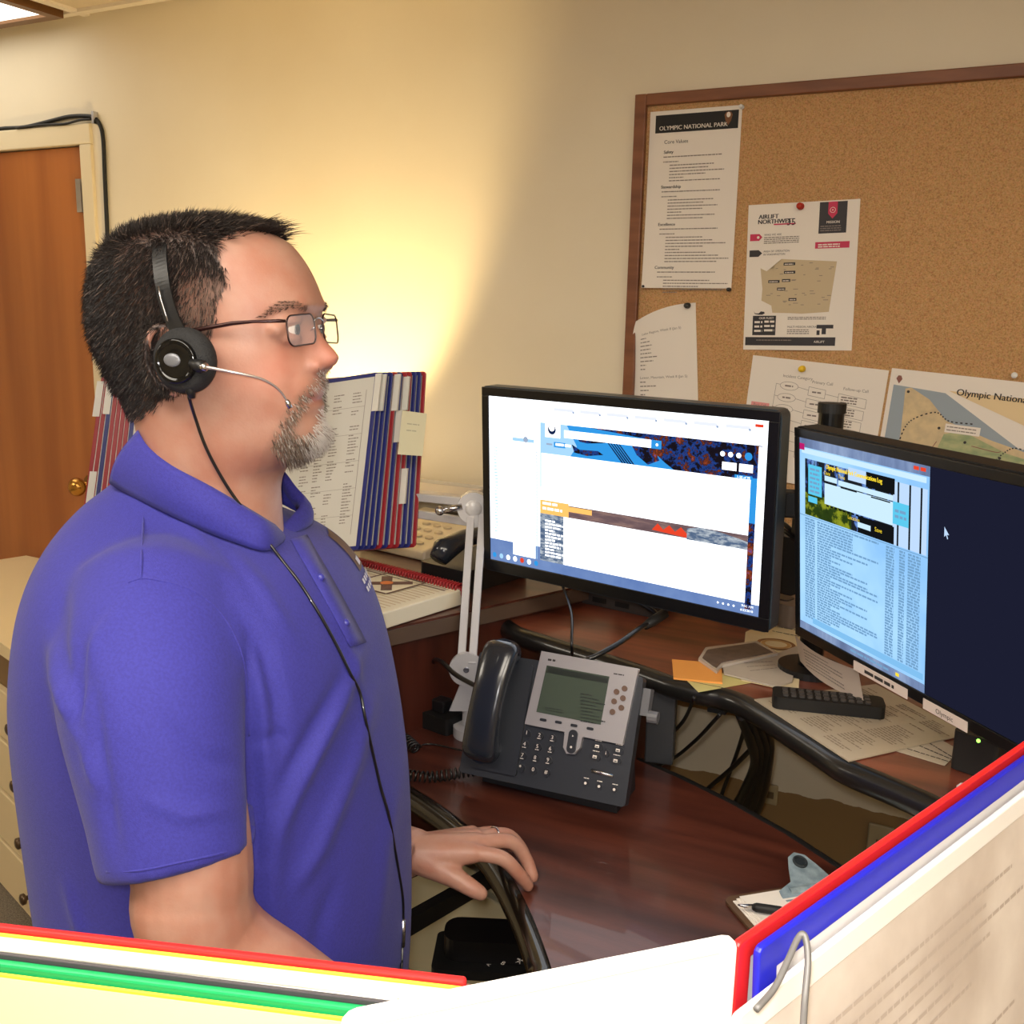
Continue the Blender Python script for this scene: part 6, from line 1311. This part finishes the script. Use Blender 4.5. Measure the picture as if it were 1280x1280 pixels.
# eyes
for s in (-1, 1):
    x0, z0 = pl2(HF, 392, 411); c = HF.pt(x0-.0140, z0-.0003, s*.0295); e = MB(); e.blob(c, (.0112,)*3, 20); ex_ = Fr(c, HF.Z, HF.Y)
    if np.dot(ex_.Z, HF.X) < 0: ex_ = Fr(c, -HF.Z, HF.Y)
    e.disc(0, 0, .0052, .0103, 1, fr=ex_); e.disc(0, 0, .0050, .0112, 1, fr=ex_); e.disc(0, 0, .0024, .0114, 2, fr=ex_)
    e.build('eye', [mat('eye_white', (226, 216, 208), .15), mat('iris', (84, 92, 96), .2), BLACKM], man, smooth=True)
# ---- hair made of many short strands
def strands(pos, nr, dirs, length, width, seg=3, grav=0.0):
    vs, fs = [], []; n = len(pos); t = dirs/np.linalg.norm(dirs, axis=1)[:, None]; s1 = np.cross(t, nr); s1 /= np.linalg.norm(s1, axis=1)[:, None]+1e-9; s2 = np.cross(t, s1)
    L = length[:, None]; W = width[:, None]; up0 = nr*.55+t*.45; up0 /= np.linalg.norm(up0, axis=1)[:, None]
    p = pos-nr*.001; lv = [p]; cur = p
    for k in range(seg):
        d = up0*(1-k/seg)+t*(k/seg+.3)+V3(0, 0, -grav*k/seg); d /= np.linalg.norm(d, axis=1)[:, None]; cur = cur+d*L/seg; lv.append(cur)
    out = []
    for k in range(seg):
        w_ = W*(1-.25*k)
        for a in (0, 2.094, 4.189): out.append(lv[k]+(s1*math.cos(a)+s2*math.sin(a))*w_)
    out.append(lv[-1]); A = np.stack(out, 1).reshape(-1, 3); m = 3*seg+1; faces = []
    base = []
    for k in range(seg-1):
        for j in range(3): base.append((3*k+j, 3*k+(j+1) % 3, 3*k+3+(j+1) % 3, 3*k+3+j))
    for j in range(3): base.append((3*(seg-1)+j, 3*(seg-1)+(j+1) % 3, m-1))
    for i in range(n): faces += [tuple(i*m+x for x in f) for f in base]
    return A, faces, len(base)
def sample(mask, n):
    idx = rng.choice(np.where(mask)[0], n); return idx
def hairobj(name, parts, mats_):
    b = MB()
    for (A, f, _), mi in parts: b.add(A, f, mi)
    return b.build(name, mats_, man, smooth=True)
X_, U_, Zr = HF.X, HF.Y, HF.Z
hd1 = mat('hair_dark_brown', (38, 31, 28), .45, spec=.4); hd2 = mat('hair_greying', (118, 98, 86), .5); hw = mat('hair_white', (206, 198, 190), .5); hg = mat('hair_grey', (140, 122, 106), .5)
idx = sample(mh, 34000); P_ = v[idx]+rng.normal(0, .001, (len(idx), 3)); Nn = nrm[idx]; q2 = hp2[idx]; xl = hl_[idx]
top_w = np.clip((Nn[:, 2]-.25)/.5, 0, 1)[:, None]; fwd = np.clip((xl[:, 0]+.02)/.08, 0, 1)[:, None]
D_ = top_w*(X_*(.35+.9*fwd)+V3(0, 0, .22)-V3(0, 0, .62)*fwd)+(1-top_w)*(V3(0, 0, -.9)-X_*.25+X_*.5*fwd)+Nn*.30+rng.normal(0, .16, Nn.shape)
ln = np.where(top_w[:, 0] > .5, .013+.012*fwd[:, 0], .0130)*rng.uniform(.7, 1.15, len(idx))
front = (q2[:, 1] < 300) & (q2[:, 0] > 318); ln = np.where(front, .034*rng.uniform(.7, 1.05, len(idx)), ln)
side = inpoly(q2, [(222, 345), (276, 345), (284, 352), (278, 368), (270, 384), (264, 415), (222, 425)])
low = q2[:, 1] > 485; ln = np.where(side, .009, ln); ln = np.where(low, .008, ln)
keep = ~(side & (rng.random(len(idx)) < .35)); P_, Nn, D_, ln, side, q2 = P_[keep], Nn[keep], D_[keep], ln[keep], side[keep], q2[keep]
W_ = rng.uniform(.00030, .00055, len(P_)); gsel = (side & (rng.random(len(P_)) < .55)) | (rng.random(len(P_)) < .06)
hairobj('hair', [(strands(P_[~gsel], Nn[~gsel], D_[~gsel], ln[~gsel], W_[~gsel]), 0), (strands(P_[gsel], Nn[gsel], D_[gsel], ln[gsel], W_[gsel]), 1)], [hd1, hd2])
idx = sample(mg, 3600); P_ = v[idx]+rng.normal(0, .0008, (len(idx), 3)); Nn = nrm[idx]; q2 = hp2[idx]
D_ = Nn*.45+V3(0, 0, -.8)+X_*.15+rng.normal(0, .2, Nn.shape); ln = np.where(q2[:, 1] > 535, .013, np.where(q2[:, 1] < 496, .0050, .0085))*rng.uniform(.6, 1.1, len(idx)); ln = np.where((q2[:, 0] > 385) & (q2[:, 1] > 530), ln*1.15, ln)
wsel = rng.random(len(idx)) < np.clip((q2[:, 0]-372)/25, .12, .93)*np.clip((q2[:, 1]-455)/60, .45, 1); dsel = ~wsel & (rng.random(len(idx)) < .4); gs = ~wsel & ~dsel
W_ = rng.uniform(.00022, .00036, len(idx))
hairobj('goatee', [(strands(P_[s_], Nn[s_], D_[s_], ln[s_], W_[s_]), mi) for s_, mi in ((wsel, 0), (gs, 1), (dsel, 2))], [hw, hg, mat('beard_brown', (84, 66, 54), .5)])
for sd in (-1, 1):
  idx = sample(mb2 & (hl_[:, 2]*sd > 0), 230); P_ = v[idx]; Nn = nrm[idx]; hairobj('eyebrow', [(strands(P_, Nn, Nn*.25-X_*.5+V3(0, 0, -.05)+np.sign(hl_[idx][:, 2:3])*Zr*.6+rng.normal(0, .15, Nn.shape), rng.uniform(.005, .009, len(idx)), np.full(len(idx), .00030)), 0)], [mat('brow_brown', (92, 70, 58), .5)])
# ring on the left hand
a, b = LH[2][0], LH[2][1]; c = a+(b-a)*.55; d_ = (b-a)/np.linalg.norm(b-a); s1 = np.cross(d_, (0, 0, 1)); s1 /= np.linalg.norm(s1); s2 = np.cross(d_, s1)
rg = MB(); rg.tube([c+(s1*math.cos(t)+s2*math.sin(t))*.0112 for t in np.linspace(0, 2*math.pi, 25)], .0013, 8); tag(rg.build('finger_ring', [STEEL], smooth=True), 'thin silver ring on the hand resting on the desk', 'ring')
# ------------------------------------------------------------------ eyeglasses
gx0, gz0 = pl2(HF, 395, 406); gl = thing('eyeglasses', 'thin dark framed rectangular eyeglasses worn by the man', 'glasses', HF.pt(gx0, gz0, 0))
fmt = mat('glasses_frame', (54, 30, 28), .25, .5); lens = mat('lens_glass', (235, 240, 250), .04, alpha=.10, spec=1.0)
def GP(y, z): return HF.pt(gx0+.003-1.7*y*y-.004*abs(y)/.03*0-z*.10, gz0+z, y)
for s in (-1, 1):
    loop = []
    for (y, z) in rr(.010, -.0175, .059, .0105, .0085, 5): loop.append(GP(s*y, z-.0015*(y > .03)))
    lo = MB(); lo.tube(loop+[loop[0], loop[1]], .00085, 8); lo.build('rim', [fmt], gl, smooth=True)
    le_ = MB(); c = sum(loop)/len(loop); n = len(loop); le_.add([c]+loop, [(0, 1+i, 1+(i+1) % n) for i in range(n)], 0); o = le_.build('lens', [lens], gl); so = o.modifiers.new('so', 'SOLIDIFY'); so.thickness = .0012
    hx, hz = pl2(HF, 232, 415, .077); e0 = GP(s*.0605, .004); te = MB(); te.tube([e0, e0+HF.Z*s*.004-HF.X*.004, HF.pt(gx0-.03, gz0+.003, s*.0715), HF.pt((gx0+hx)/2, gz0+.001, s*.0775), HF.pt(hx, hz-gz0+gz0, s*.0805), HF.pt(hx-.02, hz-.016, s*.079)], [.0014, .0016, .0014, .0019, .0021, .002], 8, sq=1.0)
    te.build('temple', [fmt], gl, smooth=True)
br = MB(); br.tube([GP(-.0105, .004), GP(-.005, .0065), GP(0, .0072), GP(.005, .0065), GP(.0105, .004)], .0011, 8)
for s in (-1, 1): br.tube([GP(s*.0105, -.002), GP(s*.009, -.006)+HF.X*-.006], .0007, 6)
br.build('bridge', [STEEL], gl, smooth=True)
# ------------------------------------------------------------------ headset
hx, hz = pl2(HF, 228, 451, .096)
hs_ = thing('headset', 'black headset with silver boom microphone worn over the man\'s right ear', 'headset', HF.pt(hx, hz, .09))
ef = Fr(HF.pt(hx, hz, .084), HF.X, HF.Y)   # Z towards camera
blk = mat('headset_black', (24, 24, 25), .42); gls = mat('headset_gloss', (12, 12, 12), .12)
b = MB(ef); rows = []
for z, r in ((0, .027), (.002, .0295), (.008, .0305), (.013, .029), (.016, .026), (.018, .0235)): rows.append([(r*.99*math.cos(a), r*math.sin(a), z) for a in np.linspace(0, 2*math.pi, 41)[:-1]])
b.grid(rows, 0, True, True); b.build('ear_cushion', [mat('ear_foam', (30, 30, 31), .8, bump=(600, .5))], hs_, smooth=True)
b = MB(ef); rows = []
for z, r in ((.017, .0205), (.0215, .0200), (.0228, .0180), (.0215, .0165), (.0205, .0150), (.022, .010), (.0225, .004)): rows.append([(-.002+r*math.cos(a), r*math.sin(a), z) for a in np.linspace(0, 2*math.pi, 41)[:-1]])
b.grid(rows, 0, True, True); cup = b.build('ear_cup', [gls], hs_, smooth=True)
b = MB(ef); b.blob((-.004, .001, .0225), (.0085, .0062, .0022), 20); b.build('badge', [mat('headset_badge', (120, 122, 128), .35, .3)], cup, smooth=True)
b = MB(ef); q = pl2(HF, 250, 458, .108); b.tube([(q[0]-hx-.010, q[1]-hz+.002, .020), (q[0]-hx, q[1]-hz, .0225), (q[0]-hx+.004, q[1]-hz, .022)], [.0048, .0062, .005], 14); b.build('boom_pivot', [blk], hs_, smooth=True)
def hpp(px, py, off): q = pl2(HF, px, py, off); return HF.pt(q[0], q[1], off)
bm_ = [hpp(251, 458, .110), hpp(258, 459, .111), hpp(280, 463, .108), hpp(305, 468, .100), hpp(325, 473, .090), hpp(341, 481, .079), hpp(352, 491, .070), hpp(359, 502, .063)]
b = MB(); s_ = spline(bm_, 6); b.tube(s_, np.linspace(.0016, .0010, len(s_)), 8); b.build('boom', [mat('silver_boom', (216, 206, 200), .25, .7)], hs_, smooth=True)
b = MB(); b.tube([hpp(358, 500, .063), hpp(360, 504, .062), hpp(363, 510, .061)], [.0018, .0026, .0022], 10); b.build('microphone', [STEEL], hs_, smooth=True)
b = MB(); b.tube([hpp(252, 458, .111), hpp(258, 459, .112)], .0036, 12); b.build('boom_collar', [STEEL], hs_, smooth=True)
def band(y): return y
crown = pl2(HF, 215, 268)[1]
bp2 = [hpp(226, 420, .094), hpp(217, 402, .094), hpp(209, 380, .0935), hpp(203, 352, .091), hpp(200, 325, .082), hpp(200, 300, .066), hpp(205, 283, .045)]
lp_ = [np.array([(p-HO)@HF.X, (p-HO)@HF.Y, (p-HO)@HF.Z]) for p in bp2]; xt = lp_[-1][0]+.008
lp_ += [np.array([xt, crown-.006, .022]), np.array([xt+.001, crown-.003, 0])]; full = lp_+[p*V3(1, 1, -1) for p in lp_[:-1]][::-1]
pts = spline([HF.pt(*p) for p in full], 6); T = np.gradient(pts, axis=0); T /= np.linalg.norm(T, axis=1)[:, None]; rows = []
for i, p in enumerate(pts):
    w_ = HF.X-T[i]*np.dot(HF.X, T[i]); w_ /= np.linalg.norm(w_); n = np.cross(T[i], w_); u = abs(i/(len(pts)-1)-.5)*2; hwid = .0062+.0012*u
    rows.append([p+w_*hwid+n*.0012, p+n*.0022, p-w_*hwid+n*.0012, p-w_*hwid-n*.0012, p+w_*hwid-n*.0012])
b = MB(); b.grid(rows, 0, True, True); b.build('headband', [blk], hs_)
b = MB(); b.tube([hpp(198, 358, .0965), hpp(201, 374, .0975), hpp(206, 390, .0985), hpp(210, 402, .099)], .0009, 8); b.build('slider_rail', [STEEL], hs_, smooth=True)
far = Fr(HF.pt(hx, hz, -.084), HF.X, HF.Y); b = MB(far); b.cyl(0, 0, .029, -.016, .0, 0, 32); b.build('ear_cushion', [mat('ear_foam')], hs_, bevel=.003)
b = MB(ef); q = pl2(HF, 234, 489, .1); b.tube([(q[0]-hx-.001, q[1]-hz+.008, .010), (q[0]-hx, q[1]-hz+.001, .011), (q[0]-hx+.002, q[1]-hz-.007, .011)], [.0062, .0052, .0026], 12); b.build('strain_relief', [blk], hs_, smooth=True)
cpx = [(236, 498), (244, 522), (256, 556), (272, 588), (292, 620), (322, 660), (350, 697), (372, 725), (396, 762), (420, 805), (438, 842), (450, 866), (457, 900), (468, 950), (476, 985), (486, 1020), (495, 1070), (503, 1120), (504, 1150)]
cpts = [hpp(236, 496, .096)]+[cast(x, y, None, .0035) for x, y in cpx[1:]]
# keep the cord from snapping onto the neck: ease depth between ear and shoulder
dd = [np.dot(p-CAM, FW) for p in cpts]; ndep = list(dd); j0, j1 = 0, 6
for i in range(1, j1): 
    lin_ = dd[0]+(dd[j1]-dd[0])*i/j1; ndep[i] = min(dd[i], lin_+.01)
cpts = [at(*cpx[i], ndep[i]) if i else cpts[0] for i in range(len(cpts))]
b = MB(); b.tube(spline(cpts, 8), .00165, 8); b.build('cord', [mat('cord_black', (18, 18, 19), .3, coat=.5)], hs_, smooth=True)
e0, e1 = cpts[-1], cast(503, 1183, None, .004); b = MB(); b.tube([e0, e1], .0030, 10); b.build('cord_connector', [STEEL], hs_, smooth=True)
b = MB(); b.tube([e1, cast(502, 1205, None, .004), cast(499, 1240, None, .004)], .0017, 8); b.build('cord', [mat('cord_black')], hs_, smooth=True)
# ------------------------------------------------------------------ light
WARM = (1.0, .74, .36)
hl0 = lh+ld*.02
lamp('SPOT', 'desk_lamp_beam', hl0, 32, WARM, .03, aim, spot_size=R_(100), spot_blend=.4)
lamp('POINT', 'desk_lamp_spill', lh+ld*.05, 1.6, WARM, .02)
fl = at(655, 560, .0)+UP*.035-RT*.02
lamp('AREA', 'camera_flash', CAM+UP*.03-RT*.015-FW*.01, 5.0, (1, .97, .95), .03, CAM+FW+UP*.0)
w = bpy.data.worlds.new('world'); bpy.context.scene.world = w; w.use_nodes = True; w.node_tree.nodes['Background'].inputs[0].default_value = (.9, .85, .78, 1); w.node_tree.nodes['Background'].inputs[1].default_value = .05
sc = bpy.context.scene; sc.view_settings.view_transform = 'Standard'; sc.view_settings.look = 'None'; sc.view_settings.gamma = 1; sc.view_settings.exposure = 0; sc.view_settings.use_curve_mapping = False
